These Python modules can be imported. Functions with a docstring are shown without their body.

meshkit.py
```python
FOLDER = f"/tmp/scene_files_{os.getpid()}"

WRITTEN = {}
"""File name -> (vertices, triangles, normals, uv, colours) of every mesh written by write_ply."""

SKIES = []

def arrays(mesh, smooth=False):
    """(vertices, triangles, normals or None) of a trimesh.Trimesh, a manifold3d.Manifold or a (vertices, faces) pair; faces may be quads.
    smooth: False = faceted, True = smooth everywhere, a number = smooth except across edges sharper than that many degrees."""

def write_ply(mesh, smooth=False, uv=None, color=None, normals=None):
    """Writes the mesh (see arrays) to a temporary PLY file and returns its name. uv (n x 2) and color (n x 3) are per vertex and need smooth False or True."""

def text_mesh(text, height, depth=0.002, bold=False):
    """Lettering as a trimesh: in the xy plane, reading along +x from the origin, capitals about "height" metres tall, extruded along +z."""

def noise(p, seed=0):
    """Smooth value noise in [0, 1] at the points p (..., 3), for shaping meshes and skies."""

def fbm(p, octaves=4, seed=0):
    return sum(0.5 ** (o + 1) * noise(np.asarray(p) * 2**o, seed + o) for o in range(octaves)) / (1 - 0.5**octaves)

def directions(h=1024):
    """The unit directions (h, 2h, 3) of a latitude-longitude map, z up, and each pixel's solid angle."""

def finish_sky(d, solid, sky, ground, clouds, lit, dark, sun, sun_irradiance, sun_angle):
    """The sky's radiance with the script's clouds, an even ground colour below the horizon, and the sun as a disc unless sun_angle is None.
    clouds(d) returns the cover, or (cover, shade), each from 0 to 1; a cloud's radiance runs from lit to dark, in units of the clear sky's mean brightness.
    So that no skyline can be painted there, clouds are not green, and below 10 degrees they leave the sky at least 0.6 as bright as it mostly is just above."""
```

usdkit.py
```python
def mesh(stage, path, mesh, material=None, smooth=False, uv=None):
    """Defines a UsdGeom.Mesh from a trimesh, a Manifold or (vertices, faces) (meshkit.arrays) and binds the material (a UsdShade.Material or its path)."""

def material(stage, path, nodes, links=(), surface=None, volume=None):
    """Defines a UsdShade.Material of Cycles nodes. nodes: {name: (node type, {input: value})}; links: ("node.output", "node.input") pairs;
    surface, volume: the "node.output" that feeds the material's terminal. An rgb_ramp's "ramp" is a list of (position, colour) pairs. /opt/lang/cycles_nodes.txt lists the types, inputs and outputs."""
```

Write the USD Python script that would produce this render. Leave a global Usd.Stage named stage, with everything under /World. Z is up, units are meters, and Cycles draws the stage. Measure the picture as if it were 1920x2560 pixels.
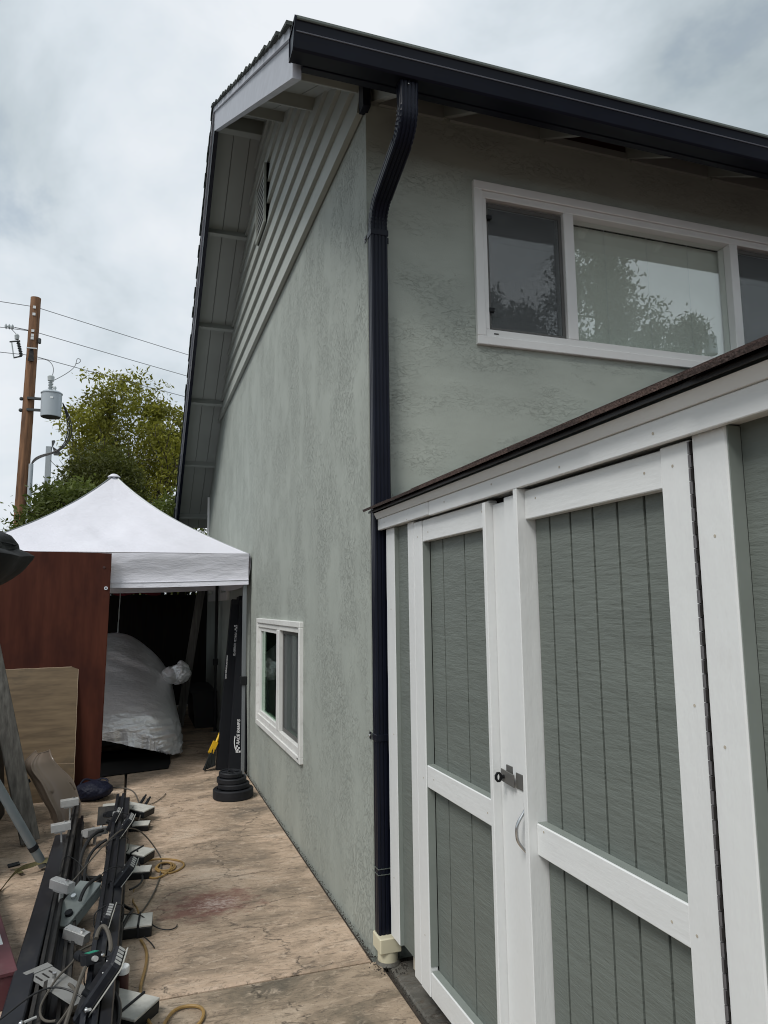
import math, random
import numpy as np, trimesh
from shapely.geometry import Polygon, box as sbox
from shapely.ops import unary_union
from scipy.interpolate import CubicSpline
import usdkit, meshkit
from pxr import Usd, UsdGeom, UsdLux, UsdShade, Gf, Sdf, Vt

stage = Usd.Stage.CreateInMemory()
UsdGeom.SetStageUpAxis(stage, UsdGeom.Tokens.z)
UsdGeom.SetStageMetersPerUnit(stage, 1.0)
world = UsdGeom.Xform.Define(stage, '/World')
stage.SetDefaultPrim(world.GetPrim())
UsdGeom.Scope.Define(stage, '/World/Looks')
rng = np.random.default_rng(7)
random.seed(7)

# ------------------------------------------------------------------ camera, sky, sun
CAM_RIGHT = np.array([0.94598771, -0.32395547, -0.01265363])
CAM_DOWN = np.array([0.02908704, 0.12368077, -0.99189567])
CAM_FWD = np.array([0.32289504, 0.93795305, 0.12642339])
cam = UsdGeom.Camera.Define(stage, '/World/camera')
cam.CreateHorizontalApertureAttr(36.0)
cam.CreateVerticalApertureAttr(48.0)
cam.CreateFocalLengthAttr(36.0 * 1805.7 / 1920)
cam.CreateClippingRangeAttr((0.05, 5000.0))
cam.CreateExposureAttr(0.72)
cam.AddTransformOp().Set(Gf.Matrix4d(*CAM_RIGHT, 0, *(-CAM_DOWN), 0, *(-CAM_FWD), 0, 0, 0, 1.6, 1))

SUN_EL, SUN_AZ = math.radians(52), math.radians(235)          # azimuth = atan2(x, y)
SKY_STRENGTH = 0.10
sun_dir = np.array([math.sin(SUN_AZ) * math.cos(SUN_EL), math.cos(SUN_AZ) * math.cos(SUN_EL), math.sin(SUN_EL)])


class Graph:
    def __init__(self):
        self.nodes, self.links, self.k = {}, [], 0

    def n(self, kind, **inp):
        self.k += 1
        name = f'{kind}_{self.k}'
        vals = {}
        for a, b in inp.items():
            if isinstance(b, str) and '.' in b and b.split('.')[0] in self.nodes:
                self.links.append((b, f'{name}.{a}'))
            else:
                vals[a] = b
        self.nodes[name] = (kind, vals)
        return name

    def done(self, name, surface=None, volume=None):
        return usdkit.material(stage, f'/World/Looks/{name}', self.nodes, self.links, surface=surface, volume=volume)


g = Graph()
tc = g.n('texture_coordinate')
sky = g.n('sky_texture', sky_type='single_scattering', sun_disc=False, sun_elevation=SUN_EL, sun_rotation=SUN_AZ)
mp = g.n('mapping', vector=f'{tc}.generated', scale=(1.0, 1.0, 1.6), location=(0.35, 0.2, 0.1))
n1 = g.n('noise_texture', vector=f'{mp}.vector', scale=2.6, detail=7.0, roughness=0.55, distortion=0.35)
n2 = g.n('noise_texture', vector=f'{mp}.vector', scale=1.15, detail=3.0, roughness=0.5)
ad = g.n('math', math_type='multiply_add', value1=f'{n2}.fac', value2=0.9, value3=-0.45)
sm = g.n('math', math_type='add', value1=f'{n1}.fac', value2=f'{ad}.value')
rp = g.n('rgb_ramp', fac=f'{sm}.value', ramp=[(0.28, (0.46, 0.515, 0.535)), (0.45, (0.66, 0.715, 0.735)), (0.58, (0.84, 0.88, 0.90)), (0.74, (1.0, 1.0, 1.0))])
cl = g.n('mix', mix_type='multiply', fac=1.0, color1=f'{rp}.color', color2=(5.1, 5.33, 5.6))
cov = g.n('rgb_ramp', fac=f'{n1}.fac', ramp=[(0.22, (0.55, 0.55, 0.55)), (0.40, (1, 1, 1))])
mx = g.n('mix', fac=f'{cov}.color', color1=f'{sky}.color', color2=f'{cl}.color')
bg = g.n('background_shader', color=f'{mx}.color', strength=SKY_STRENGTH)
sky_mat = g.done('cloudy_sky', surface=f'{bg}.background')
dome = UsdLux.DomeLight.Define(stage, '/World/sky')
UsdShade.MaterialBindingAPI.Apply(dome.GetPrim()).Bind(sky_mat)
dome.GetPrim().SetCustomDataByKey('kind', 'structure')
dome.GetPrim().SetCustomDataByKey('label', 'overcast grey and white cloudy sky')
sun = UsdLux.DistantLight.Define(stage, '/World/sun')
sun.CreateIntensityAttr(0.40)
sun.CreateAngleAttr(22.0)
sun.CreateColorAttr((1.0, 0.975, 0.94))
sun.GetPrim().CreateAttribute('inputs:normalize', Sdf.ValueTypeNames.Bool).Set(True)
zax = sun_dir / np.linalg.norm(sun_dir)
xax = np.cross([0, 0, 1], zax); xax /= np.linalg.norm(xax)
yax = np.cross(zax, xax)
sun.AddTransformOp().Set(Gf.Matrix4d(*xax, 0, *yax, 0, *zax, 0, 0, 0, 0, 1))

# ------------------------------------------------------------------ materials


def pm(name, col, rough=0.5, metal=0.0, spec=0.5, var=None, bump=None, bump2=None, col2=None, sheen=0.0, dirt=None, coat=0.0, rvar=0.0):
    """var = (scale3, amount, detail); bump = (scale3, detail, strength, distance[, type]); col2 mixes by noise; dirt = (colour, scale, lo, hi)."""
    g = Graph()
    geo = g.n('geometry')
    base = None
    if var:
        m = g.n('mapping', vector=f'{geo}.position', scale=var[0])
        nz = g.n('noise_texture', vector=f'{m}.vector', scale=1.0, detail=var[2] if len(var) > 2 else 4.0, roughness=0.6)
        a = var[1]
        c2 = col2 if col2 is not None else tuple(min(1, c * (1 + a)) for c in col)
        c1 = tuple(c * (1 - a) for c in col) if col2 is None else col
        r = g.n('rgb_ramp', fac=f'{nz}.fac', ramp=[(0.32, c1), (0.68, c2)])
        base = f'{r}.color'
    if dirt:
        m = g.n('mapping', vector=f'{geo}.position', scale=dirt[1])
        nz = g.n('noise_texture', vector=f'{m}.vector', scale=1.0, detail=6.0, roughness=0.65)
        f = g.n('map_range', value=f'{nz}.fac', from_min=dirt[2], from_max=dirt[3], to_min=0.0, to_max=dirt[4] if len(dirt) > 4 else 0.8, clamp=True)
        mm = g.n('mix', fac=f'{f}.result', color1=base or col, color2=dirt[0])
        base = f'{mm}.color'
    kw = {}
    norm = None
    for b in (bump, bump2):
        if not b:
            continue
        m = g.n('mapping', vector=f'{geo}.position', scale=b[0])
        extra = {'type': b[4]} if len(b) > 4 else {}
        nz = g.n('noise_texture', vector=f'{m}.vector', scale=1.0, detail=float(b[1]), roughness=0.6, **extra)
        q = dict(height=f'{nz}.fac', strength=b[2], distance=b[3])
        if norm:
            q['normal'] = norm
        bp = g.n('bump', **q)
        norm = f'{bp}.normal'
    if norm:
        kw['normal'] = norm
    p = g.n('principled_bsdf', base_color=base or col, roughness=rough, metallic=metal, specular_ior_level=spec, sheen_weight=sheen, coat_weight=coat, **kw)
    return g.done(name, surface=f'{p}.BSDF')


def stucco(name, col, stretch, seed, lo=0.44, depth=0.007, freq=30.0):
    """Trowelled skip-coat stucco: smooth islands broken by patches of crinkled ridges."""
    g = Graph()
    geo = g.n('geometry')
    m0 = g.n('mapping', vector=f'{geo}.position', scale=tuple(2.6 * s for s in stretch), location=(seed, seed * 2, seed))
    patch = g.n('noise_texture', vector=f'{m0}.vector', scale=1.0, detail=4.0, roughness=0.6)
    mask = g.n('map_range', value=f'{patch}.fac', from_min=lo, from_max=lo + 0.17, to_min=0.10, to_max=1.0, clamp=True)
    m1 = g.n('mapping', vector=f'{geo}.position', scale=tuple(freq * s for s in stretch), location=(seed, 0, 3))
    rid = g.n('noise_texture', vector=f'{m1}.vector', scale=1.0, detail=5.0, roughness=0.62, distortion=0.7)
    rr = g.n('rgb_ramp', fac=f'{rid}.fac', ramp=[(0.0, (0.35, 0.35, 0.35)), (0.455, (0.35, 0.35, 0.35)), (0.478, (0.0, 0.0, 0.0)), (0.495, (1.0, 1.0, 1.0)), (0.54, (0.45, 0.45, 0.45)), (1.0, (0.40, 0.40, 0.40))])
    h = g.n('math', math_type='multiply', value1=f'{rr}.color', value2=f'{mask}.result')
    b1 = g.n('bump', height=f'{h}.value', strength=0.8, distance=depth)
    m2 = g.n('mapping', vector=f'{geo}.position', scale=tuple(5.0 * s for s in stretch))
    big = g.n('noise_texture', vector=f'{m2}.vector', scale=1.0, detail=4.0, roughness=0.5)
    b2 = g.n('bump', height=f'{big}.fac', strength=0.3, distance=0.012, normal=f'{b1}.normal')
    m3 = g.n('mapping', vector=f'{geo}.position', scale=(150, 150, 150))
    fine = g.n('noise_texture', vector=f'{m3}.vector', scale=1.0, detail=2.0)
    b3 = g.n('bump', height=f'{fine}.fac', strength=0.25, distance=0.0015, normal=f'{b2}.normal')
    cv = g.n('rgb_ramp', fac=f'{big}.fac', ramp=[(0.3, tuple(c * 0.93 for c in col)), (0.7, tuple(c * 1.07 for c in col))])
    p = g.n('principled_bsdf', base_color=f'{cv}.color', roughness=0.72, specular_ior_level=0.35, normal=f'{b3}.normal')
    return g.done(name, surface=f'{p}.BSDF')


GREEN = (0.222, 0.24, 0.218)
M = {}
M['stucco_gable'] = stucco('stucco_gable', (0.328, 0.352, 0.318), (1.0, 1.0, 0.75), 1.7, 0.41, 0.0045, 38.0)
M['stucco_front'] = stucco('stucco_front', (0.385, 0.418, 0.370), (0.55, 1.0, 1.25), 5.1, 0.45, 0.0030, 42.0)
M['siding'] = pm('siding_paint', (0.325, 0.342, 0.31), 0.55, var=((1.2, 1.2, 3), 0.06), bump=((6, 6, 90), 3, 0.15, 0.001), dirt=((0.06, 0.06, 0.055), (7, 7, 16), 0.68, 0.78, 0.5))
M['soffit'] = pm('soffit_paint', (0.265, 0.28, 0.26), 0.6, var=((2, 2, 2), 0.05), bump=((5, 40, 40), 3, 0.12, 0.001))
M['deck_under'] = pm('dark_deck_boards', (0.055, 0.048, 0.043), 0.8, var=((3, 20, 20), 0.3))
M['barge'] = pm('barge_paint', (0.36, 0.37, 0.41), 0.45, var=((8, 8, 20), 0.08), bump=((30, 8, 60), 4, 0.2, 0.0015), dirt=((0.10, 0.10, 0.11), (30, 12, 30), 0.70, 0.8, 0.6))
M['black_metal'] = pm('black_metal', (0.0055, 0.007, 0.014), 0.36, spec=0.20, var=((4, 4, 4), 0.2), rvar=0.1)
M['lip'] = pm('worn_gutter_lip', (0.10, 0.115, 0.105), 0.4, var=((3, 3, 3), 0.15))
M['bead'] = pm('bright_gutter_bead', (0.16, 0.165, 0.19), 0.3)
M['white_up'] = pm('white_paint_upright', (0.665, 0.675, 0.67), 0.42, var=((3, 3, 1), 0.03), bump=((60, 45, 7), 5, 0.45, 0.0022), bump2=((14, 14, 9), 4, 0.45, 0.004), dirt=((0.42, 0.40, 0.36), (9, 9, 5), 0.66, 0.82, 0.30))
M['white_long'] = pm('white_paint_lengthwise', (0.665, 0.675, 0.67), 0.42, var=((3, 1, 3), 0.03), bump=((60, 6, 55), 5, 0.45, 0.0022), bump2=((14, 9, 14), 4, 0.45, 0.004), dirt=((0.42, 0.40, 0.36), (9, 4, 9), 0.66, 0.82, 0.30))
M['t111'] = pm('rough_sawn_green', (0.132, 0.149, 0.134), 0.6, var=((4, 2, 9), 0.07), bump=((40, 11, 80), 6, 0.75, 0.004), bump2=((14, 9, 24), 5, 0.55, 0.006))
M['green_edge'] = pm('green_edge_paint', (0.215, 0.24, 0.22), 0.5, var=((8, 8, 8), 0.05))
M['knuckle'] = pm('grey_hinge_steel', (0.13, 0.125, 0.13), 0.5, metal=0.3)
M['groove'] = pm('groove_paint', (0.030, 0.031, 0.029), 0.7)
M['dark_gap'] = pm('dark_gap', (0.012, 0.010, 0.009), 0.9)
M['kick'] = pm('primed_board', (0.42, 0.38, 0.31), 0.7, var=((6, 6, 14), 0.12))
M['vinyl'] = pm('white_vinyl', (0.76, 0.76, 0.74), 0.38, var=((2, 2, 2), 0.03), dirt=((0.40, 0.37, 0.32), (5, 5, 5), 0.66, 0.85, 0.25))
M['old_vinyl'] = pm('weathered_white_frame', (0.66, 0.66, 0.64), 0.5, var=((5, 5, 5), 0.05), dirt=((0.34, 0.32, 0.29), (14, 14, 20), 0.55, 0.75, 0.45))
M['screen_frame'] = pm('bronze_screen_frame', (0.10, 0.098, 0.092), 0.5)
M['blind'] = pm('blind_slat', (0.82, 0.83, 0.78), 0.6)
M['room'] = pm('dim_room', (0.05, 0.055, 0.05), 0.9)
M['curtain'] = pm('dark_curtain', (0.06, 0.06, 0.075), 0.9, var=((4, 30, 2), 0.4))


def pane_mat(name, tint, ior, gloss_col):
    g = Graph()
    t = g.n('transparent_bsdf', color=tint)
    geo = g.n('geometry')
    mpp = g.n('mapping', vector=f'{geo}.position', scale=(2.0, 2.0, 2.0))
    nz = g.n('noise_texture', vector=f'{mpp}.vector', scale=1.0, detail=1.0)
    bp = g.n('bump', height=f'{nz}.fac', strength=0.05, distance=0.01)
    gl = g.n('glossy_bsdf', color=gloss_col, roughness=0.0, normal=f'{bp}.normal')
    lw_ = g.n('layer_weight', blend=0.5)
    p5 = g.n('math', math_type='power', value1=f'{lw_}.facing', value2=5.0)
    fr = g.n('math', math_type='multiply_add', value1=f'{p5}.value', value2=1 - ior, value3=ior)
    mc = g.n('mix_closure', fac=f'{fr}.value', closure1=f'{t}.BSDF', closure2=f'{gl}.BSDF')
    return g.done(name, surface=f'{mc}.closure')


M['glass'] = pane_mat('window_glass', (0.98, 1.0, 0.985), 0.16, (1.0, 1.0, 1.0))
M['glass_side'] = pane_mat('side_window_glass', (0.70, 0.80, 0.72), 0.06, (0.9, 1.0, 0.95))


def screen_mat(name, opacity, col):
    g = Graph()
    t = g.n('transparent_bsdf')
    p = g.n('principled_bsdf', base_color=col, roughness=0.7)
    mc = g.n('mix_closure', fac=opacity, closure1=f'{t}.BSDF', closure2=f'{p}.BSDF')
    return g.done(name, surface=f'{mc}.closure')


M['screen'] = screen_mat('insect_screen', 0.30, (0.10, 0.105, 0.105))


def concrete(name, tans, seed=0.0, stain=True, wet=0.0):
    g = Graph()
    geo = g.n('geometry')
    m0 = g.n('mapping', vector=f'{geo}.position', scale=(1.7, 2.5, 1.0), location=(seed, 0, 0))
    big = g.n('noise_texture', vector=f'{m0}.vector', scale=1.0, detail=7.0, roughness=0.66, distortion=0.5)
    c = g.n('rgb_ramp', fac=f'{big}.fac', ramp=[(0.30, tans[0]), (0.44, tans[1]), (0.54, tans[2]), (0.70, tans[3])])
    # slate-skin folds pressed into the surface
    m1 = g.n('mapping', vector=f'{geo}.position', scale=(9.0, 27.0, 1.0), rotation=(0, 0, 0.20), location=(seed, 1, 0))
    st = g.n('noise_texture', vector=f'{m1}.vector', scale=1.0, detail=9.0, roughness=0.74, distortion=1.0)
    sf = g.n('map_range', value=f'{st}.fac', from_min=0.38, from_max=0.475, to_min=0.62, to_max=0.0, clamp=True)
    c2 = g.n('mix', fac=f'{sf}.result', color1=f'{c}.color', color2=(0.105, 0.080, 0.058))
    mh = g.n('mapping', vector=f'{geo}.position', scale=(14, 26, 1), rotation=(0, 0, 0.1), location=(seed, 5, 0))
    hi = g.n('noise_texture', vector=f'{mh}.vector', scale=1.0, detail=6.0, roughness=0.7, distortion=0.8)
    hf = g.n('map_range', value=f'{hi}.fac', from_min=0.54, from_max=0.68, to_min=0.0, to_max=0.55, clamp=True)
    c2b = g.n('mix', fac=f'{hf}.result', color1=f'{c2}.color', color2=tuple(min(1, q * 1.18) for q in tans[3]))
    # fracture lines
    mv = g.n('mapping', vector=f'{geo}.position', scale=(1.25, 1.9, 1.0), rotation=(0, 0, 0.3), location=(seed, 2.2, 0))
    dn = g.n('noise_texture', vector=f'{mv}.vector', scale=2.4, detail=5.0, roughness=0.65)
    dv = g.n('vector_math', math_type='scale', vector1=f'{dn}.color', scale=0.55)
    av = g.n('vector_math', math_type='add', vector1=f'{mv}.vector', vector2=f'{dv}.vector')
    vo = g.n('voronoi_texture', dimensions='2D', feature='distance_to_edge', vector=f'{av}.vector', scale=1.0)
    vl = g.n('map_range', value=f'{vo}.distance', from_min=0.0, from_max=0.016, to_min=1.0, to_max=0.0, clamp=True)
    brk = g.n('map_range', value=f'{hi}.fac', from_min=0.45, from_max=0.55, to_min=0.05, to_max=0.85, clamp=True)
    vf = g.n('math', math_type='multiply', value1=f'{vl}.result', value2=f'{brk}.result')
    c2c = g.n('mix', fac=f'{vf}.value', color1=f'{c2b}.color', color2=(0.06, 0.048, 0.036))
    m2 = g.n('mapping', vector=f'{geo}.position', scale=(70, 70, 1))
    sp = g.n('noise_texture', vector=f'{m2}.vector', scale=1.0, detail=3.0, roughness=0.7)
    spf = g.n('map_range', value=f'{sp}.fac', from_min=0.57, from_max=0.70, to_min=0.0, to_max=0.6, clamp=True)
    c3 = g.n('mix', fac=f'{spf}.result', color1=f'{c2c}.color', color2=(0.06, 0.05, 0.042))
    out = f'{c3}.color'
    if stain:
        for (cx, cy, sx, sy, colr, lo, hi, amt, sd) in ((0.42, 4.24, 2.6, 3.6, (0.19, 0.062, 0.050), 0.80, 0.30, 0.72, 2.0), (0.47, 4.23, 5.0, 7.5, (0.58, 0.46, 0.40), 0.95, 0.10, 0.9, 4.0)):
            mv = g.n('mapping', vector=f'{geo}.position', location=(-cx * sx, -cy * sy, 0), scale=(sx, sy, 0.0))
            d = g.n('vector_math', math_type='length', vector1=f'{mv}.vector')
            mn = g.n('mapping', vector=f'{geo}.position', scale=(9, 12, 1) if sd < 3 else (34, 52, 1), location=(sd, sd, 0))
            nn = g.n('noise_texture', vector=f'{mn}.vector', scale=1.0, detail=6.0, roughness=0.7)
            s2 = g.n('math', math_type='multiply_add', value1=f'{nn}.fac', value2=2.2 if sd < 3 else 4.0, value3=-1.1 if sd < 3 else -1.75)
            s3 = g.n('math', math_type='add', value1=f'{d}.value', value2=f'{s2}.value')
            fm = g.n('map_range', value=f'{s3}.value', from_min=hi, from_max=lo, to_min=amt, to_max=0.0, clamp=True)
            mm = g.n('mix', fac=f'{fm}.result', color1=out, color2=colr)
            out = f'{mm}.color'
    b1 = g.n('bump', height=f'{st}.fac', strength=0.8, distance=0.012)
    b2 = g.n('bump', height=f'{sp}.fac', strength=0.3, distance=0.003, normal=f'{b1}.normal')
    b4 = g.n('bump', height=f'{vf}.value', strength=0.6, distance=0.006, invert=True, normal=f'{b2}.normal')
    b3 = g.n('bump', height=f'{big}.fac', strength=0.5, distance=0.02, normal=f'{b4}.normal')
    p = g.n('principled_bsdf', base_color=out, roughness=0.58 - wet, specular_ior_level=0.4, normal=f'{b3}.normal')
    return g.done(name, surface=f'{p}.BSDF')


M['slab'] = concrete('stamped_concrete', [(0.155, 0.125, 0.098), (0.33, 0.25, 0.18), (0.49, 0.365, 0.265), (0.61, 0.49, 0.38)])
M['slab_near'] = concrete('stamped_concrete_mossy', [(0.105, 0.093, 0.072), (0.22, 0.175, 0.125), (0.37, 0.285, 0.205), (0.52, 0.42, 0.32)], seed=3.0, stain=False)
M['strip'] = concrete('damp_concrete', [(0.05, 0.05, 0.046), (0.085, 0.082, 0.074), (0.12, 0.115, 0.10), (0.20, 0.19, 0.17)], seed=7.0, stain=False, wet=0.15)
M['soil'] = pm('dark_soil', (0.045, 0.036, 0.028), 0.95, var=((14, 14, 14), 0.5), bump=((30, 30, 30), 5, 0.8, 0.02))
M['litter'] = pm('dry_leaf_scrap', (0.10, 0.065, 0.035), 0.8, var=((40, 40, 40), 0.6))
M['grime'] = pm('joint_grime', (0.035, 0.03, 0.024), 0.95, var=((30, 30, 30), 0.5), bump=((60, 60, 60), 4, 0.8, 0.01))
M['shingle_brown'] = pm('brown_shingle', (0.060, 0.042, 0.038), 0.95, var=((160, 160, 160), 0.0, 2), col2=(0.19, 0.135, 0.12), bump=((220, 220, 220), 2, 0.9, 0.004), spec=0.2)
M['shingle_brown_b'] = pm('brown_shingle_dark', (0.035, 0.027, 0.026), 0.95, var=((160, 160, 160), 0.0, 2), col2=(0.12, 0.09, 0.083), bump=((220, 220, 220), 2, 0.9, 0.004), spec=0.2)
M['shingle_grey'] = pm('grey_green_shingle', (0.055, 0.062, 0.058), 0.95, var=((90, 90, 90), 0.4), bump=((120, 120, 120), 2, 0.8, 0.004), spec=0.2)
M['drip'] = pm('dark_drip_edge', (0.012, 0.011, 0.011), 0.45)
M['tent'] = pm('white_canopy_fabric', (0.66, 0.66, 0.72), 0.7, var=((1, 1, 1), 0.03), bump=((3, 2.5, 9), 5, 0.5, 0.03), bump2=((26, 26, 40), 3, 0.15, 0.004), sheen=0.1)
M['tent_leg'] = pm('grey_tent_leg', (0.20, 0.215, 0.225), 0.4, metal=0.4)
M['black_plastic'] = pm('black_plastic', (0.008, 0.009, 0.010), 0.5, spec=0.3)
M['redply'] = pm('red_stained_plywood', (0.042, 0.0105, 0.0062), 0.6, spec=0.15, var=((10, 10, 1.2), 0.0, 6), col2=(0.078, 0.023, 0.013), bump=((40, 40, 3), 4, 0.12, 0.001), dirt=((0.024, 0.007, 0.006), (2.4, 2.4, 1.6), 0.48, 0.68, 0.6))
M['redply_edge'] = pm('panel_edge', (0.045, 0.014, 0.012), 0.6)
M['steel'] = pm('bright_steel', (0.62, 0.62, 0.62), 0.22, metal=1.0)
M['plywood'] = pm('light_plywood', (0.10, 0.068, 0.038), 0.6, var=((3, 3, 26), 0.0, 6), col2=(0.20, 0.142, 0.082), bump=((6, 6, 60), 4, 0.15, 0.001), dirt=((0.06, 0.05, 0.035), (3, 3, 5), 0.55, 0.75, 0.7))
M['ply_edge'] = pm('plywood_edge', (0.42, 0.32, 0.22), 0.7, var=((50, 50, 200), 0.2))
M['grey_wood'] = pm('weathered_grey_wood', (0.055, 0.052, 0.046), 0.8, var=((45, 45, 3), 0.0, 6), col2=(0.15, 0.143, 0.128), bump=((60, 60, 4), 5, 0.6, 0.004), dirt=((0.05, 0.045, 0.04), (12, 12, 2), 0.5, 0.7, 0.6))
M['beige'] = pm('tan_plastic', (0.19, 0.148, 0.115), 0.42, var=((3, 3, 3), 0.05), coat=0.15, dirt=((0.16, 0.125, 0.10), (5, 5, 5), 0.6, 0.8, 0.4))
M['pipe'] = pm('grey_pipe', (0.20, 0.23, 0.245), 0.38, var=((6, 6, 6), 0.08))
M['olive'] = pm('olive_webbing', (0.10, 0.088, 0.036), 0.8, var=((60, 60, 60), 0.3), bump=((300, 300, 300), 1, 0.4, 0.002))
M['alu_black'] = pm('black_anodised_rail', (0.011, 0.012, 0.016), 0.42, spec=0.35, var=((9, 3, 9), 0.25), bump=((60, 3, 60), 3, 0.08, 0.001), dirt=((0.06, 0.055, 0.048), (16, 6, 16), 0.52, 0.75, 0.45))
M['alu_dusty'] = pm('dusty_black_rail', (0.020, 0.019, 0.019), 0.6, spec=0.3, var=((9, 3, 9), 0.25), dirt=((0.10, 0.088, 0.07), (14, 5, 14), 0.48, 0.72, 0.5))
M['alu'] = pm('bare_aluminium', (0.62, 0.62, 0.61), 0.40, metal=0.55, var=((40, 40, 40), 0.08), bump=((200, 20, 200), 2, 0.1, 0.001), dirt=((0.24, 0.22, 0.19), (20, 20, 20), 0.55, 0.75, 0.4))
M['greybox'] = pm('grey_enclosure', (0.26, 0.285, 0.27), 0.45, var=((10, 10, 10), 0.06))
M['block'] = pm('dusty_grey_block', (0.46, 0.455, 0.42), 0.75, var=((25, 25, 25), 0.1), dirt=((0.12, 0.11, 0.095), (18, 18, 18), 0.60, 0.74, 0.6), bump=((80, 80, 80), 3, 0.3, 0.002))
M['zinc'] = pm('dull_zinc', (0.26, 0.26, 0.25), 0.5, metal=0.3, dirt=((0.14, 0.125, 0.10), (18, 18, 18), 0.52, 0.74, 0.6))
M['green_label'] = pm('green_label', (0.02, 0.26, 0.17), 0.5)
M['white_label'] = pm('white_label', (0.72, 0.74, 0.74), 0.5)
M['rubber'] = pm('black_rubber', (0.010, 0.011, 0.014), 0.6, spec=0.3, var=((30, 30, 30), 0.2))
M['ramp'] = pm('black_ramp_coating', (0.006, 0.007, 0.010), 0.65, spec=0.25, bump=((90, 90, 90), 2, 0.2, 0.001))
M['print'] = pm('white_print', (0.70, 0.70, 0.70), 0.6)
M['yellow'] = pm('yellow_plastic', (0.72, 0.43, 0.01), 0.4)
M['bristle'] = pm('dark_bristle', (0.014, 0.018, 0.018), 0.8)
M['navy'] = pm('navy_fabric', (0.006, 0.0075, 0.020), 0.6, spec=0.25, bump=((14, 14, 14), 4, 0.7, 0.02))
M['cover'] = pm('silver_car_cover', (0.86, 0.86, 0.87), 0.34, metal=0.5, bump=((4, 8, 11), 5, 0.6, 0.035), bump2=((20, 26, 40), 4, 0.5, 0.011))
M['mat'] = pm('black_mat', (0.006, 0.006, 0.006), 0.85, spec=0.2)
M['fence'] = pm('dark_fence_wood', (0.010, 0.008, 0.007), 0.9, spec=0.2, var=((20, 20, 2), 0.4))
M['redcloth'] = pm('crimson_cloth', (0.16, 0.008, 0.018), 0.8)
M['black_cloth'] = pm('black_vinyl_cover', (0.005, 0.0055, 0.006), 0.6, spec=0.2, bump=((6, 6, 6), 4, 0.4, 0.02), sheen=0.0)
M['maroon'] = pm('maroon_metal', (0.105, 0.035, 0.042), 0.45, var=((10, 10, 10), 0.15), dirt=((0.16, 0.12, 0.11), (9, 9, 9), 0.55, 0.75, 0.4))
M['bark_pole'] = pm('brown_pole_wood', (0.075, 0.036, 0.018), 0.85, var=((14, 14, 1.0), 0.0, 6), col2=(0.27, 0.135, 0.065), bump=((30, 30, 2), 4, 0.6, 0.01))
M['xformer'] = pm('blue_grey_steel', (0.38, 0.42, 0.45), 0.4)
M['porcelain'] = pm('grey_porcelain', (0.42, 0.45, 0.45), 0.3)
M['iron'] = pm('dark_iron', (0.05, 0.055, 0.055), 0.6)
M['cable'] = pm('black_cable', (0.015, 0.015, 0.016), 0.5)
M['grey_cable'] = pm('dusty_cable', (0.085, 0.075, 0.062), 0.7)
M['orange'] = pm('orange_cord', (0.30, 0.185, 0.060), 0.55, var=((12, 12, 12), 0.2), dirt=((0.10, 0.07, 0.04), (9, 9, 9), 0.5, 0.7, 0.5))
M['wire'] = pm('line_wire', (0.11, 0.11, 0.115), 0.6)
M['ivory'] = pm('ivory_pvc', (0.56, 0.52, 0.38), 0.42, dirt=((0.30, 0.26, 0.18), (16, 16, 10), 0.58, 0.78, 0.5))
M['bark'] = pm('tree_bark', (0.055, 0.042, 0.03), 0.9, var=((9, 9, 2), 0.4))


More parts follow.
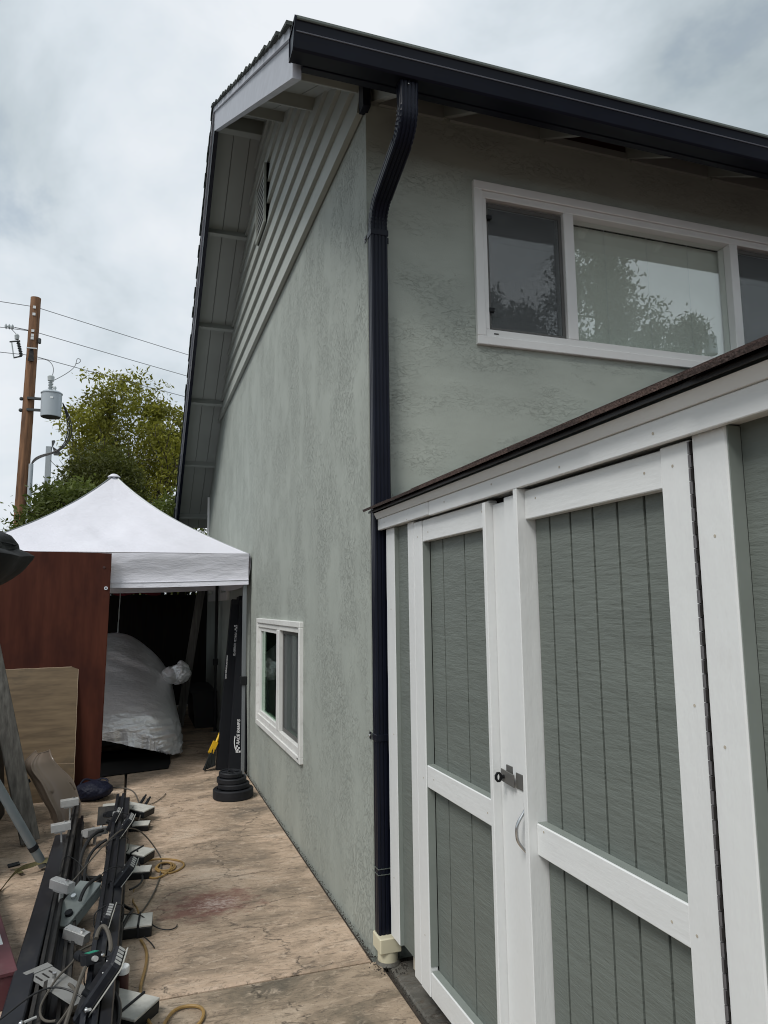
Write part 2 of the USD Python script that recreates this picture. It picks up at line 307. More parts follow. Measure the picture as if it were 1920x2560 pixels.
def leaf_mat(name, a, b, c):
    g = Graph()
    geo = g.n('geometry')
    r = g.n('rgb_ramp', fac=f'{geo}.random_per_island', ramp=[(0.0, a), (0.55, b), (1.0, c)])
    mpp = g.n('mapping', vector=f'{geo}.position', scale=(0.9, 0.9, 0.9))
    nz = g.n('noise_texture', vector=f'{mpp}.vector', scale=1.0, detail=2.0)
    f = g.n('map_range', value=f'{nz}.fac', from_min=0.35, from_max=0.65, to_min=0.65, to_max=1.3, clamp=True)
    mc = g.n('vector_math', math_type='scale', vector1=f'{r}.color', scale=f'{f}.result')
    p = g.n('principled_bsdf', base_color=f'{mc}.vector', roughness=0.5, specular_ior_level=0.3)
    t = g.n('translucent_bsdf', color=f'{mc}.vector')
    m = g.n('mix_closure', fac=0.4, closure1=f'{p}.BSDF', closure2=f'{t}.BSDF')
    return g.done(name, surface=f'{m}.closure')


M['leaf_pale'] = leaf_mat('olive_leaf', (0.22, 0.22, 0.03), (0.50, 0.45, 0.06), (0.42, 0.25, 0.12))
M['leaf_dense'] = leaf_mat('deep_leaf', (0.08, 0.09, 0.016), (0.19, 0.185, 0.03), (0.27, 0.25, 0.05))
M['leaf_bush'] = leaf_mat('shrub_leaf', (0.10, 0.125, 0.026), (0.25, 0.27, 0.052), (0.50, 0.40, 0.11))
M['leaf_conifer'] = leaf_mat('needle_leaf', (0.03, 0.045, 0.022), (0.06, 0.08, 0.036), (0.09, 0.105, 0.045))

# ------------------------------------------------------------------ builders
taken = {}


def free(parent, name):
    key = (str(parent), name)
    k = taken.get(key, -1) + 1
    taken[key] = k
    return name if k == 0 else f'{name}_{k:03d}'


def tag(prim, label=None, cat=None, group=None, kind=None):
    p = prim.GetPrim() if hasattr(prim, 'GetPrim') else prim
    for k, v in (('label', label), ('category', cat), ('group', group), ('kind', kind)):
        if v:
            p.SetCustomDataByKey(k, v)


class Node:
    def __init__(self, path, base):
        self.path, self.base = path, np.asarray(base, float)

    @property
    def prim(self):
        return stage.GetPrimAtPath(self.path)


ROOT = Node('/World', (0, 0, 0))


def thing(name, label, cat, base=(0, 0, 0), group=None, kind=None):
    path = '/World/' + free('/World', name)
    x = UsdGeom.Xform.Define(stage, path)
    x.AddTranslateOp().Set(Gf.Vec3d(*map(float, base)))
    tag(x, label, cat, group, kind)
    return Node(path, base)


def grp(parent, name, label=None, kind=None):
    path = parent.path + '/' + free(parent.path, name)
    x = UsdGeom.Xform.Define(stage, path)
    tag(x, label, None, None, kind)
    return Node(path, parent.base)


def part(parent, name, mesh, mat, smooth=False, label=None, kind=None):
    """mesh is given in world metres; it is stored relative to the thing's base."""
    path = parent.path + '/' + free(parent.path, name)
    if isinstance(mesh, (list, tuple)) and len(mesh) and isinstance(mesh[0], trimesh.Trimesh):
        mesh = trimesh.util.concatenate(list(mesh))
    if isinstance(mesh, trimesh.Trimesh):
        mesh = trimesh.Trimesh(mesh.vertices - parent.base, mesh.faces, process=False)
    else:
        mesh = (np.asarray(mesh[0]) - parent.base, mesh[1])
    m = usdkit.mesh(stage, path, mesh, M[mat], smooth=smooth)
    tag(m, label, None, None, kind)
    return Node(path, parent.base)


def solo(name, mesh, mat, label, cat, group=None, kind=None, smooth=False):
    n = part(ROOT, name, mesh, mat, smooth)
    tag(n.prim, label, cat, group, kind)
    return n


def box(x0, x1, y0, y1, z0, z1, b=0.0):
    x0, x1 = sorted((x0, x1)); y0, y1 = sorted((y0, y1)); z0, z1 = sorted((z0, z1))
    c = np.array([(x0 + x1) / 2, (y0 + y1) / 2, (z0 + z1) / 2]); h = np.array([x1 - x0, y1 - y0, z1 - z0]) / 2
    b = min(b, 0.45 * h.min())
    if b <= 0:
        m = trimesh.creation.box(h * 2)
    else:
        pts = []
        for s in np.ndindex(2, 2, 2):
            s = np.array(s) * 2 - 1
            for a in range(3):
                q = s * (h - b)
                q[a] = s[a] * h[a]
                pts.append(q)
        m = trimesh.Trimesh(np.array(pts)).convex_hull
    m.apply_translation(c)
    return m


def frame(o, x, y):
    """4x4 with origin o, local x and y axes."""
    x = np.asarray(x, float); x /= np.linalg.norm(x)
    y = np.asarray(y, float); y = y - x * (x @ y); y /= np.linalg.norm(y)
    T = np.eye(4); T[:3, 0], T[:3, 1], T[:3, 2], T[:3, 3] = x, y, np.cross(x, y), o
    return T


def put(mesh, T):
    m = mesh.copy(); m.apply_transform(T); return m


def beam(p, q, w, h, up=(0, 0, 1), b=0.0):
    """box from p to q, w across, h along up; p and q on the middle line."""
    p, q = np.asarray(p, float), np.asarray(q, float)
    L = np.linalg.norm(q - p)
    d = (q - p) / L
    side = np.cross(up, d); side /= np.linalg.norm(side)
    return put(box(0, L, -w / 2, w / 2, -h / 2, h / 2, b), frame(p, d, side))


def tube(pts, r, n=8, cap=True):
    p = np.asarray(pts, float)
    t = np.gradient(p, axis=0); t /= np.linalg.norm(t, axis=1, keepdims=True) + 1e-12
    ref = np.array([0, 0, 1.0]) if abs(t[0][2]) < 0.9 else np.array([1.0, 0, 0])
    a = np.zeros_like(p); a[0] = np.cross(t[0], ref); a[0] /= np.linalg.norm(a[0])
    for i in range(1, len(p)):
        v = a[i - 1] - t[i] * (a[i - 1] @ t[i]); a[i] = v / (np.linalg.norm(v) + 1e-12)
    b = np.cross(t, a)
    ang = np.arange(n) * 2 * np.pi / n
    rr = np.broadcast_to(r, (len(p),))
    v = p[:, None] + rr[:, None, None] * (np.cos(ang)[None, :, None] * a[:, None] + np.sin(ang)[None, :, None] * b[:, None])
    f = []
    for i in range(len(p) - 1):
        for j in range(n):
            k = (j + 1) % n
            f += [(i * n + j, i * n + k, (i + 1) * n + k), (i * n + j, (i + 1) * n + k, (i + 1) * n + j)]
    v = v.reshape(-1, 3)
    if cap:
        c0, c1 = len(v), len(v) + 1
        v = np.vstack([v, p[0], p[-1]])
        for j in range(n):
            k = (j + 1) % n
            f += [(c0, k, j), (c1, (len(p) - 1) * n + j, (len(p) - 1) * n + k)]
    return trimesh.Trimesh(v, f, process=False)


def curve(pts, n=40):
    p = np.asarray(pts, float)
    s = np.r_[0, np.cumsum(np.linalg.norm(np.diff(p, axis=0), axis=1))]
    return CubicSpline(s, p)(np.linspace(0, s[-1], n))


def lathe(profile, c, n=32, tilt=None):
    pr = np.asarray(profile, float)
    m = trimesh.creation.revolve(pr, sections=n)
    if tilt is not None:
        m.apply_transform(tilt)
    m.apply_translation(c)
    return m


def ext(poly, h, T=None):
    ms = [trimesh.creation.extrude_polygon(q, h, engine='earcut') for q in getattr(poly, 'geoms', [poly]) if q.area > 1e-9]
    m = trimesh.util.concatenate(ms)
    if T is not None:
        m.apply_transform(T)
    return m


def prism_x(poly_yz, x0, x1):
    """polygon in (y, z) pushed from x0 to x1"""
    P = poly_yz if hasattr(poly_yz, 'geom_type') else Polygon(poly_yz)
    return ext(P, x1 - x0, frame((x0, 0, 0), (0, 1, 0), (0, 0, 1)))


def prism_y(poly_xz, y0, y1):
    P = poly_xz if hasattr(poly_xz, 'geom_type') else Polygon(poly_xz)
    return ext(P, y1 - y0, frame((0, y1, 0), (1, 0, 0), (0, 0, 1)))


def prism_z(poly_xy, z0, z1):
    P = poly_xy if hasattr(poly_xy, 'geom_type') else Polygon(poly_xy)
    return ext(P, z1 - z0, frame((0, 0, z0), (1, 0, 0), (0, 1, 0)))


def gridmesh(V):
    """V: (a, b, 3) grid of points as a sheet."""
    a, b = V.shape[:2]
    i, j = np.meshgrid(np.arange(a - 1), np.arange(b - 1), indexing='ij')
    q = np.stack([i * b + j, i * b + j + 1, (i + 1) * b + j + 1, (i + 1) * b + j], -1).reshape(-1, 4)
    return trimesh.Trimesh(V.reshape(-1, 3), np.vstack([q[:, [0, 1, 2]], q[:, [0, 2, 3]]]), process=False)


# ------------------------------------------------------------------ ground
ground = solo('ground', box(-150, 150, -150, 150, -0.6, -0.03), 'soil', 'bare dark soil around and under the paving', None, kind='structure')
patio = thing('patio', 'tan stamped concrete paving with dark joints', None, kind='structure')


def slab(poly, mat, nm='slab', z0=-0.12, z1=0.0):
    P = Polygon(poly).buffer(-0.010, join_style=2)
    top = P.buffer(-0.007, join_style=2)
    a = np.array(P.exterior.coords)[:-1]; b = np.array(top.exterior.coords)[:-1]
    # straight sides then a small chamfer to the top
    v = np.vstack([np.c_[a, np.full(len(a), z0)], np.c_[a, np.full(len(a), z1 - 0.008)], np.c_[b, np.full(len(b), z1)]])
    part(patio, nm, trimesh.Trimesh(v).convex_hull, mat)


XW = 1.072
ys = [1.2, 3.335, 5.19, 7.06, 8.93, 10.8, 12.45]
for i in range(len(ys) - 1):
    y0, y1 = ys[i], ys[i + 1]
    xr = 1.104 if i == 0 else XW
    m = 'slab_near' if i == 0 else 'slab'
    slab([(-0.03, y0), (xr, y0), (xr, y1), (-0.03, y1)], m)
    slab([(-2.6, y0), (-0.03, y0), (-0.03, y1), (-2.6, y1)], m)
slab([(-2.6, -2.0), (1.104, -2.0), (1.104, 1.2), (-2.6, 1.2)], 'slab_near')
slab([(1.112, -1.0), (4.0, -1.0), (4.0, 3.30), (1.112, 3.30)], 'strip', 'concrete_strip', z1=-0.004)
# grit and dirt that has gathered along the foot of the wall and in the joints
gv = []
for k in range(1100):
    t = rng.random()
    y = 3.36 + (9.0 - 3.36) * t ** 1.6
    x = XW + rng.normal(0, 0.007)
    s = rng.uniform(0.0008, 0.0032)
    gv.append((x, y, s * 0.5, s))
for k in range(0):
    y = 3.335 + rng.normal(0, 0.006); x = rng.uniform(0.2, 1.12); s = rng.uniform(0.0012, 0.004); gv.append((x, y, s * 0.4, s))
for k in range(300):
    y = rng.uniform(2.3, 3.3); x = 1.107 + rng.normal(0, 0.006); s = rng.uniform(0.001, 0.003); gv.append((x, y, s * 0.4, s))
for k in range(260):
    a = rng.uniform(0, 6.28); r = 0.05 + abs(rng.normal(0, 0.02)); s = rng.uniform(0.001, 0.0035); gv.append((1.125 + r * math.cos(a), 3.27 + r * math.sin(a), s * 0.4, s))
octa = np.array([(1, 0, 0), (-1, 0, 0), (0, 1, 0), (0, -1, 0), (0, 0, 1), (0, 0, -1)], float)
of = np.array([(0, 2, 4), (2, 1, 4), (1, 3, 4), (3, 0, 4), (2, 0, 5), (1, 2, 5), (3, 1, 5), (0, 3, 5)])
gv = np.array(gv)
V = gv[:, None, :3] + octa[None] * gv[:, 3][:, None, None] * rng.uniform(0.6, 1.4, (len(gv), 6, 1))
F = (of[None] + (np.arange(len(gv)) * 6)[:, None, None]).reshape(-1, 3)
solo('grit', trimesh.Trimesh(V.reshape(-1, 3), F, process=False), 'grime', 'dark grit and dirt along the foot of the wall and in the joints', None, kind='stuff')

lv = []
for k in range(190):
    x_, y_ = rng.uniform(-0.9, 1.05), 1.9 + 8 * rng.random() ** 1.4
    a_ = rng.uniform(0, 6.28); L_ = rng.uniform(0.004, 0.014)
    lv.append(put(trimesh.Trimesh([(0, -0.5, 0), (0.22, 0, 0.12), (0, 0.5, 0.02), (-0.22, 0, 0.1)], [(0, 1, 2), (0, 2, 3)], process=False), trimesh.transformations.translation_matrix((x_, y_, 0.002)) @ trimesh.transformations.rotation_matrix(a_, (0, 0, 1)) @ np.diag([L_, L_, L_, 1])))
solo('leaf_litter', trimesh.util.concatenate(lv), 'litter', 'tiny dry leaf scraps scattered on the paving', None, kind='stuff')

# ------------------------------------------------------------------ house
XG, YF, YB = 1.085, 3.37, 11.80          # gable wall plane, front wall plane, back wall
XR = 0.60                                 # outer face of the barge boards
YR, ZR, SL = 6.665, 6.186, 0.60           # ridge position of the barge boards' lower edge, slope
YE0, YE1 = 2.90, 12.45                    # eaves
XE = 9.0                                  # far end of the house
zb = lambda y: ZR - SL * abs(y - YR)
house = thing('house', 'two storey sage green stucco house with black gutters and a steep gable', 'house', (XG, YF, 0))
SW = (4.875, 6.70, 0.565, 1.475)          # side window opening y0 y1 z0 z1
LW = (8.95, 11.35, 1.67, 2.32)            # row of small panes at the back of the gable wall
UW = (1.715, 5.1, 2.99, 3.905)            # upper front window
gable = Polygon([(YF, -0.1), (YB, -0.1), (YB, zb(YB) + 0.19), (YR, ZR + 0.19), (YF, zb(YF) + 0.19)])
gable = gable.difference(sbox(SW[0], SW[2], SW[1], SW[3])).difference(sbox(LW[0], LW[2], LW[1], LW[3]))
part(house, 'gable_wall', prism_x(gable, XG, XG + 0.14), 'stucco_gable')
front = Polygon([(XG, -0.1), (XE, -0.1), (XE, 4.40), (XG, 4.40)]).difference(sbox(UW[0], UW[2], UW[1], UW[3]))
front = front.intersection(sbox(XG + 0.142, -1, XE, 10))
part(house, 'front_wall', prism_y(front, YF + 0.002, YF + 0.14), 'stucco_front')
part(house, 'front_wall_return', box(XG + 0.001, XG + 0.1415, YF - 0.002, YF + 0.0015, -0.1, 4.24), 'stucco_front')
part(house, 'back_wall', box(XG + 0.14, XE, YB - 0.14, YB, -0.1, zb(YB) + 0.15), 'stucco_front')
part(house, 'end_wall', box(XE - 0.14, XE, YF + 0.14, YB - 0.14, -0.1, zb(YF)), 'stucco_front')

# lap siding in the gable
z0 = 4.200
xo = XG - 0.006
first = True
while z0 < ZR + 0.05:
    z1 = z0 + 0.215
    # y range under the sloping soffit at the board's lower and upper edge
    yl = max(YF + 0.025, YR - (ZR + 0.195 - z0) / SL); yu = max(YF + 0.025, YR - (ZR + 0.195 - z1) / SL)
    fl = YR + (ZR + 0.195 - z0) / SL; fu = YR + (ZR + 0.195 - z1) / SL
    if fu - yu < 0.05:
        yu = fu = YR
    lo, hi = 0.034, 0.006
    wob = rng.normal(0, 0.002)
    v = np.array([(xo, yl, z0), (xo, fl, z0), (xo - lo + wob, fl, z0), (xo - lo + wob, yl, z0), (xo, yu, z1), (xo, fu, z1), (xo - hi, fu, z1), (xo - hi, yu, z1)])
    part(house, 'siding_board', trimesh.Trimesh(v).convex_hull, 'siding')
    z0 = z1
# louvred vent sitting over the siding
vent = grp(house, 'gable_vent')
vx = XG - 0.068
vy0, vy1, vz0, vz1 = 6.24, 6.72, 5.10, 5.68
part(vent, 'vent_back', box(XG - 0.047, XG - 0.004, vy0, vy1, vz0, vz1), 'dark_gap')
for a, b, c, d in ((vy0, vy1, vz0, vz0 + 0.02), (vy0, vy1, vz1 - 0.02, vz1), (vy0, vy0 + 0.02, vz0 + 0.02, vz1 - 0.02), (vy1 - 0.02, vy1, vz0 + 0.02, vz1 - 0.02)):
    part(vent, 'vent_frame', box(vx, XG - 0.02, a, b, c, d), 'siding')
for k in range(9):
    zc = vz0 + 0.05 + k * 0.057
    part(vent, 'louvre', put(box(-0.002, 0.002, vy0 + 0.02, vy1 - 0.02, -0.004, 0.004), trimesh.transformations.translation_matrix((XG - 0.058, 0, zc)) @ trimesh.transformations.rotation_matrix(-0.25, (0, 1, 0))), 'siding')

# roof: lookouts, soffit boards, barge boards, trim strips, deck, shingles
ang = math.atan(SL)
for y in (3.461, 4.525, 5.60, 7.70, 8.80, 9.90, 11.0, 12.1):
    s = -1 if y < YR else 1
    zbot = zb(y) + (0.10 if s < 0 else 0.10)
    w = 0.045
    d = np.array([0, 1, SL if s < 0 else -SL]); d /= np.linalg.norm(d)
    up = np.array([0, -d[2], d[1]])
    p = np.array([XR + 0.042, y, zbot]) + up * 0.045
    part(house, 'lookout', beam(p, p + np.array([XG - XR - 0.042 + (0.02 if y > YF else 0), 0, 0]), w, 0.088, up=up, b=0.003), 'soffit')
# ridge beam end
part(house, 'ridge_beam', box(XR + 0.042, XG + 0.02, YR - 0.045, YR + 0.045, ZR + 0.02, ZR + 0.19, 0.004), 'soffit')
t0 = 0.195
nb = 3
xs_ = np.linspace(XR + 0.0405, XG + 0.05, nb + 1)
for sgn in (-1, 1):
    ya, yb_ = (YE0, YR) if sgn < 0 else (YR, YE1)
    for k in range(nb):
        a, b = xs_[k] + 0.003, xs_[k + 1] - 0.003
        poly = [(ya, zb(ya) + t0), (yb_, zb(yb_) + t0), (yb_, zb(yb_) + t0 + 0.018), (ya, zb(ya) + t0 + 0.018)]
        part(house, 'soffit_board', prism_x(poly, a, b), 'soffit')
    # eave soffit behind (between the rafters) as planks running along the wall
    poly = [(ya, zb(ya) + 0.2135), (yb_, zb(yb_) + 0.2135), (yb_, zb(yb_) + 0.236), (ya, zb(ya) + 0.236)]
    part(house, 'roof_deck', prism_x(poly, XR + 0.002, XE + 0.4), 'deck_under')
    # barge board and the strip above it
    y_end = 2.925 if sgn < 0 else YE1
    ya2, yb2 = (y_end, YR - 0.001) if sgn < 0 else (YR + 0.001, y_end)
    poly = [(ya2, zb(ya2)), (yb2, zb(yb2)), (yb2, zb(yb2) + 0.190), (ya2, zb(ya2) + 0.190)]
    part(house, 'barge_board', prism_x(poly, XR, XR + 0.04), 'barge' if sgn < 0 else 'black_metal')
    poly = [(ya2, zb(ya2) + 0.193), (yb2, zb(yb2) + 0.193), (yb2, zb(yb2) + 0.250), (ya2, zb(ya2) + 0.250)]
    part(house, 'rake_strip', prism_x(poly, XR - 0.014, XR + 0.0015), 'barge')
    n = int(abs(yb_ - ya) * math.sqrt(1 + SL * SL) / 0.14)
    for k in range(n):
        u0 = ya + (yb_ - ya) * k / n if sgn < 0 else yb_ - (yb_ - ya) * k / n
        u1 = ya + (yb_ - ya) * (k + 1.25) / n if sgn < 0 else yb_ - (yb_ - ya) * (k + 1.25) / n
        if (u1 - YR) * sgn < 0:
            u1 = YR
        za, zc = zb(u0) + 0.2515, zb(u1) + 0.2365
        jut = rng.uniform(0.022, 0.04)
        poly = [(u0, za), (u1, zc), (u1, zc + 0.008), (u0, za + 0.020)]
        if sgn > 0:
            poly = poly[::-1]
        part(house, 'shingle_course', prism_x(poly, XR - jut, XE + 0.4), 'shingle_grey')
part(house, 'ridge_cap', prism_x([(YR - 0.12, zb(YR - 0.12) + 0.268), (YR, ZR + 0.268), (YR + 0.12, zb(YR + 0.12) + 0.268), (YR + 0.12, zb(YR + 0.12) + 0.278), (YR, ZR + 0.280), (YR - 0.12, zb(YR - 0.12) + 0.278)], XR - 0.03, XE + 0.4), 'shingle_grey')
# rake trim of the far slope: dark metal edging with a pale line
# front eave: fascia, blocking between the rafters, rafter tails
part(house, 'fascia', box(XR + 0.0405, XE + 0.4, 2.905, 2.943, 3.990, zb(2.92) + 0.205, 0.002), 'black_metal')
xs_r = [1.14, 1.55, 2.155, 2.755, 3.365, 3.97, 4.58, 5.18, 5.8]
for i, x in enumerate(xs_r):
    a = YF + 0.02
    poly = [(2.9435, zb(2.9435) + 0.055), (a, zb(a) + 0.055), (a, zb(a) + 0.194), (2.9435, zb(2.9435) + 0.194)]
    part(house, 'rafter_tail', prism_x(poly, x - 0.02, x + 0.02), 'soffit')
    if i + 1 < len(xs_r):
        xa, xb = x + 0.0205, xs_r[i + 1] - 0.0205
        if i == 2:                           # one blocking board has a dark opening
            part(house, 'blocking_board', box(xa, xb, YF - 0.02, YF + 0.001, 4.245, 4.285), 'soffit')
            part(house, 'blocking_opening', box(xa, xb, YF - 0.006, YF + 0.001, 4.2865, 4.47), 'redply_edge')
        else:
            part(house, 'blocking_board', box(xa, xb, YF - 0.02, YF + 0.001, 4.245, zb(YF) + 0.19), 'soffit')
part(house, 'corner_block', box(XG - 0.03, XG + 0.012, YF - 0.055, YF + 0.022, 4.19, zb(YF) + 0.185, 0.002), 'black_metal')

# gutter: profile in (y, z), front to back
gx0, gx1 = 0.587, XE + 0.45
GB = 3.995
gp = lambda pts: [(2.902 - (2.772 - y) * 1.05, GB + (z - 3.885) * 1.05) for y, z in pts]
prof = gp([(2.772, 3.99), (2.772, 3.885), (2.700, 3.885), (2.690, 3.892), (2.671, 3.948), (2.668, 3.952), (2.661, 3.990), (2.655, 3.993), (2.655, 4.005), (2.668, 4.005), (2.668, 3.990), (2.676, 3.950), (2.697, 3.892), (2.702, 3.889), (2.768, 3.889), (2.768, 3.99)])
gut = part(house, 'gutter', prism_x(prof, gx0, gx1), 'black_metal', smooth=False)
lip = gp([(2.654, 3.992), (2.650, 3.996), (2.650, 4.006), (2.656, 4.010), (2.665, 4.010), (2.668, 4.006), (2.668, 3.992)])
part(gut, 'gutter_lip', prism_x(lip, gx0 + 0.001, gx1), 'lip')
bd = gp([(2.669, 3.950)])[0]
part(gut, 'gutter_bead', tube([(gx0 + 0.002, *bd), (gx1, *bd)], 0.0030, 6), 'bead')
cap = Polygon(gp([(2.774, 3.992), (2.774, 3.883), (2.698, 3.883), (2.688, 3.892), (2.668, 3.95), (2.653, 3.99), (2.653, 4.008), (2.668, 4.006)]))
part(gut, 'end_cap', prism_x(cap, gx0 - 0.004, gx0), 'black_metal')
part(gut, 'end_cap_rim', prism_x(cap.difference(cap.buffer(-0.006)), gx0 - 0.009, gx0 - 0.0042), 'black_metal')

# downspout: corrugated rectangular section
def ds_section(w, d, ribs=4):
    pts = []
    hw, hd = w / 2, d / 2
    c = 0.006
    def run(p, q, n):
        p, q = np.array(p), np.array(q); L = np.linalg.norm(q - p); t = (q - p) / L; nrm = np.array([t[1], -t[0]])
        out = [p]
        for k in range(n):
            s = L * (k + 0.5) / n
            out += [p + t * (s - 0.0045), p + t * (s - 0.002) - nrm * 0.0035, p + t * (s + 0.002) - nrm * 0.0035, p + t * (s + 0.0045)]
        out.append(q)
        return out
    pts += run((-hw + c, -hd), (hw - c, -hd), ribs)
    pts += run((hw, -hd + c), (hw, hd - c), 2)
    pts += run((hw - c, hd), (-hw + c, hd), ribs)
    pts += run((-hw, hd - c), (-hw, -hd + c), 2)
    return np.array(pts)


def sweep(sec, stations):
    """stations: (origin, xaxis, yaxis, scale)"""
    V = []
    for o, xa, ya, s in stations:
        V.append(np.asarray(o) + s * (sec[:, :1] * np.asarray(xa) + sec[:, 1:] * np.asarray(ya)))
    V = np.array(V)
    n = V.shape[1]
    f = []
    for i in range(len(V) - 1):
        for j in range(n):
            k = (j + 1) % n
            f += [(i * n + j, i * n + k, (i + 1) * n + k), (i * n + j, (i + 1) * n + k, (i + 1) * n + j)]
    return trimesh.Trimesh(V.reshape(-1, 3), f, process=False)


DX, DY = 1.128, 3.322
sec = ds_section(0.088, 0.062)
ds = part(house, 'downspout', sweep(sec, [((DX, DY, 0.10), (1, 0, 0), (0, 1, 0), 1), ((DX, DY, 3.52), (1, 0, 0), (0, 1, 0), 1)]), 'black_metal', smooth=30)
# joints in the pipe
for z in (0.375, 0.40):
    part(ds, 'pipe_seam', box(DX - 0.046, DX + 0.046, DY - 0.033, DY + 0.033, z, z + 0.0025), 'lip')
# elbows with crimps: path in the y-z plane
path = [(DY, 3.49)]
st = []
ya, za = DY, 3.50
th = 0.0
pts2 = [(DY, 3.49, 0.0), (DY, 3.52, 0.0)]
def arc(y, z, th0, th1, R, n):
    out = []
    for k in range(1, n + 1):
        t_ = th0 + (th1 - th0) * k / n
        tm = th0 + (th1 - th0) * (k - 0.5) / n
        L = R * abs(th1 - th0) / n
        y -= math.sin(tm) * L; z += math.cos(tm) * L
        out.append((y, z, t_))
    return out
TH = math.radians(70)
a1 = arc(DY, 3.52, 0.0, TH, 0.14, 16)
pts2 += a1
ye, ze, _ = a1[-1]
Ls = 0.284
pts2 += [(ye - math.sin(TH) * Ls * q, ze + math.cos(TH) * Ls * q, TH) for q in (0.33, 0.66, 1.0)]
ye, ze, _ = pts2[-1]
a2 = arc(ye, ze, TH, 0.0, 0.14, 16)
pts2 += a2
ye, ze, _ = a2[-1]
pts2 += [(ye, GB - 0.001, 0.0)]
stn = []
for k, (y, z, t_) in enumerate(pts2):
    crimp = 1.0
    if 2 <= k < 18 or 21 <= k < 37:
        crimp = 1.0 if k % 2 else 0.945
    stn.append(((DX, y, z), (1, 0, 0), (0, math.cos(t_), math.sin(t_)), crimp * 1.012))
part(ds, 'elbow', sweep(sec, stn), 'black_metal', smooth=25)
part(ds, 'outlet_screw', put(trimesh.creation.icosphere(1, 0.004), trimesh.transformations.translation_matrix((DX - 0.005, ye - 0.033, GB - 0.02))), 'steel')
for z in (3.485, 0.98):
    part(ds, 'strap', box(DX - 0.047, DX + 0.047, DY - 0.034, DY + 0.034, z - 0.016, z + 0.016, 0.002), 'black_metal')
    part(ds, 'strap_ear', box(DX + 0.047, DX + 0.075, YF - 0.006, YF - 0.002, z - 0.016, z + 0.016), 'black_metal')
    part(ds, 'strap_ear', box(XG - 0.004, XG - 0.0008, YF + 0.002, YF + 0.028, z - 0.016, z + 0.016), 'black_metal')
    part(ds, 'strap_screw', put(trimesh.creation.icosphere(1, 0.006), trimesh.transformations.translation_matrix((DX + 0.062, YF - 0.007, z))), 'steel')
    part(ds, 'strap_screw', put(trimesh.creation.icosphere(1, 0.006), trimesh.transformations.translation_matrix((XG - 0.006, YF + 0.014, z))), 'steel')
dr = part(house, 'drain_adapter', [box(DX - 0.052, DX + 0.052, DY - 0.068, DY + 0.04, 0.052, 0.118, 0.005)], 'ivory')
dr2 = lathe([(0.0, 0.0), (0.046, 0.0), (0.046, 0.062), (0.0, 0.062)], (DX, DY - 0.02, -0.005), 28)
part(dr, 'drain_collar', dr2, 'ivory', smooth=40)
part(dr, 'drain_mortar', lathe([(0.0, 0.0), (0.056, 0.0), (0.050, 0.014), (0.0, 0.014)], (DX, DY - 0.02, -0.002), 20), 'strip', smooth=40)


# ---- windows
def bar(parent, name, x0, x1, y0, y1, z0, z1, mat, b=0.003):
    return part(parent, name, box(x0, x1, y0, y1, z0, z1, b), mat)


# upper front window (wall plane y = YF, outside is -y)
uw = grp(house, 'window', label='wide white framed upper window with a blind behind its middle pane')
x0, x1, z0, z1 = UW
bar(uw, 'frame', x0 - 0.016, x1, YF - 0.022, YF + 0.006, z0 - 0.012, z0 + 0.036, 'vinyl')
bar(uw, 'frame', x0 - 0.016, x1, YF - 0.022, YF + 0.006, z1 - 0.036, z1 + 0.014, 'vinyl')
bar(uw, 'frame', x0 - 0.016, x0 + 0.034, YF - 0.0225, YF + 0.006, z0 + 0.036, z1 - 0.036, 'vinyl')
bar(uw, 'inner_frame', x0 + 0.034, x1, YF - 0.012, YF + 0.09, z0 + 0.0365, z0 + 0.078, 'vinyl')
bar(uw, 'inner_frame', x0 + 0.034, x1, YF - 0.012, YF + 0.09, z1 - 0.078, z1 - 0.0365, 'vinyl')
bar(uw, 'inner_frame', x0 + 0.0345, x0 + 0.062, YF - 0.0125, YF + 0.09, z0 + 0.078, z1 - 0.078, 'vinyl')
for a, b in ((2.272, 2.338), (3.482, 3.545)):
    bar(uw, 'mullion', a, b, YF - 0.0125, YF + 0.09, z0 + 0.0785, z1 - 0.0785, 'vinyl')
zi0, zi1 = z0 + 0.079, z1 - 0.079
panes = [(x0 + 0.062, 2.272), (2.338, 3.482), (3.545, x1)]
for k, (a, b) in enumerate(panes):
    part(uw, 'pane', box(a, b, YF + 0.040, YF + 0.044, zi0, zi1), 'glass')
    if k != 1:
        for q in ((a + 0.004, a + 0.022, zi0 + 0.004, zi1 - 0.012), (b - 0.022, b - 0.004, zi0 + 0.004, zi1 - 0.012), (a + 0.0225, b - 0.0225, zi0 + 0.004, zi0 + 0.022), (a + 0.0225, b - 0.0225, zi1 - 0.036, zi1 - 0.012)):
            bar(uw, 'screen_rail', q[0], q[1], YF + 0.012, YF + 0.022, q[2], q[3], 'screen_frame', 0.001)
        part(uw, 'insect_screen', box(a + 0.022, b - 0.022, YF + 0.016, YF + 0.0168, zi0 + 0.022, zi1 - 0.036), 'screen')
for zc in (z0 + 0.19, z1 - 0.19):
    bar(uw, 'screen_clip', x0 + 0.060, x0 + 0.092, YF - 0.016, YF + 0.010, zc - 0.011, zc + 0.011, 'black_plastic', 0.001)
bar(uw, 'weep_cover', x0 + 0.085, x0 + 0.112, YF - 0.0145, YF - 0.0118, z0 + 0.052, z0 + 0.058, 'dark_gap', 0)
nsl = 38
for k in range(nsl):
    zc = zi0 + 0.008 + (zi1 - zi0 - 0.02) * k / (nsl - 1)
    m = box(2.30, 3.52, -0.0118, 0.0118, -0.0006, 0.0006)
    m = put(m, trimesh.transformations.translation_matrix((0, YF + 0.105, zc)) @ trimesh.transformations.rotation_matrix(-1.38, (1, 0, 0)))
    part(uw, 'blind_slat', m, 'blind')
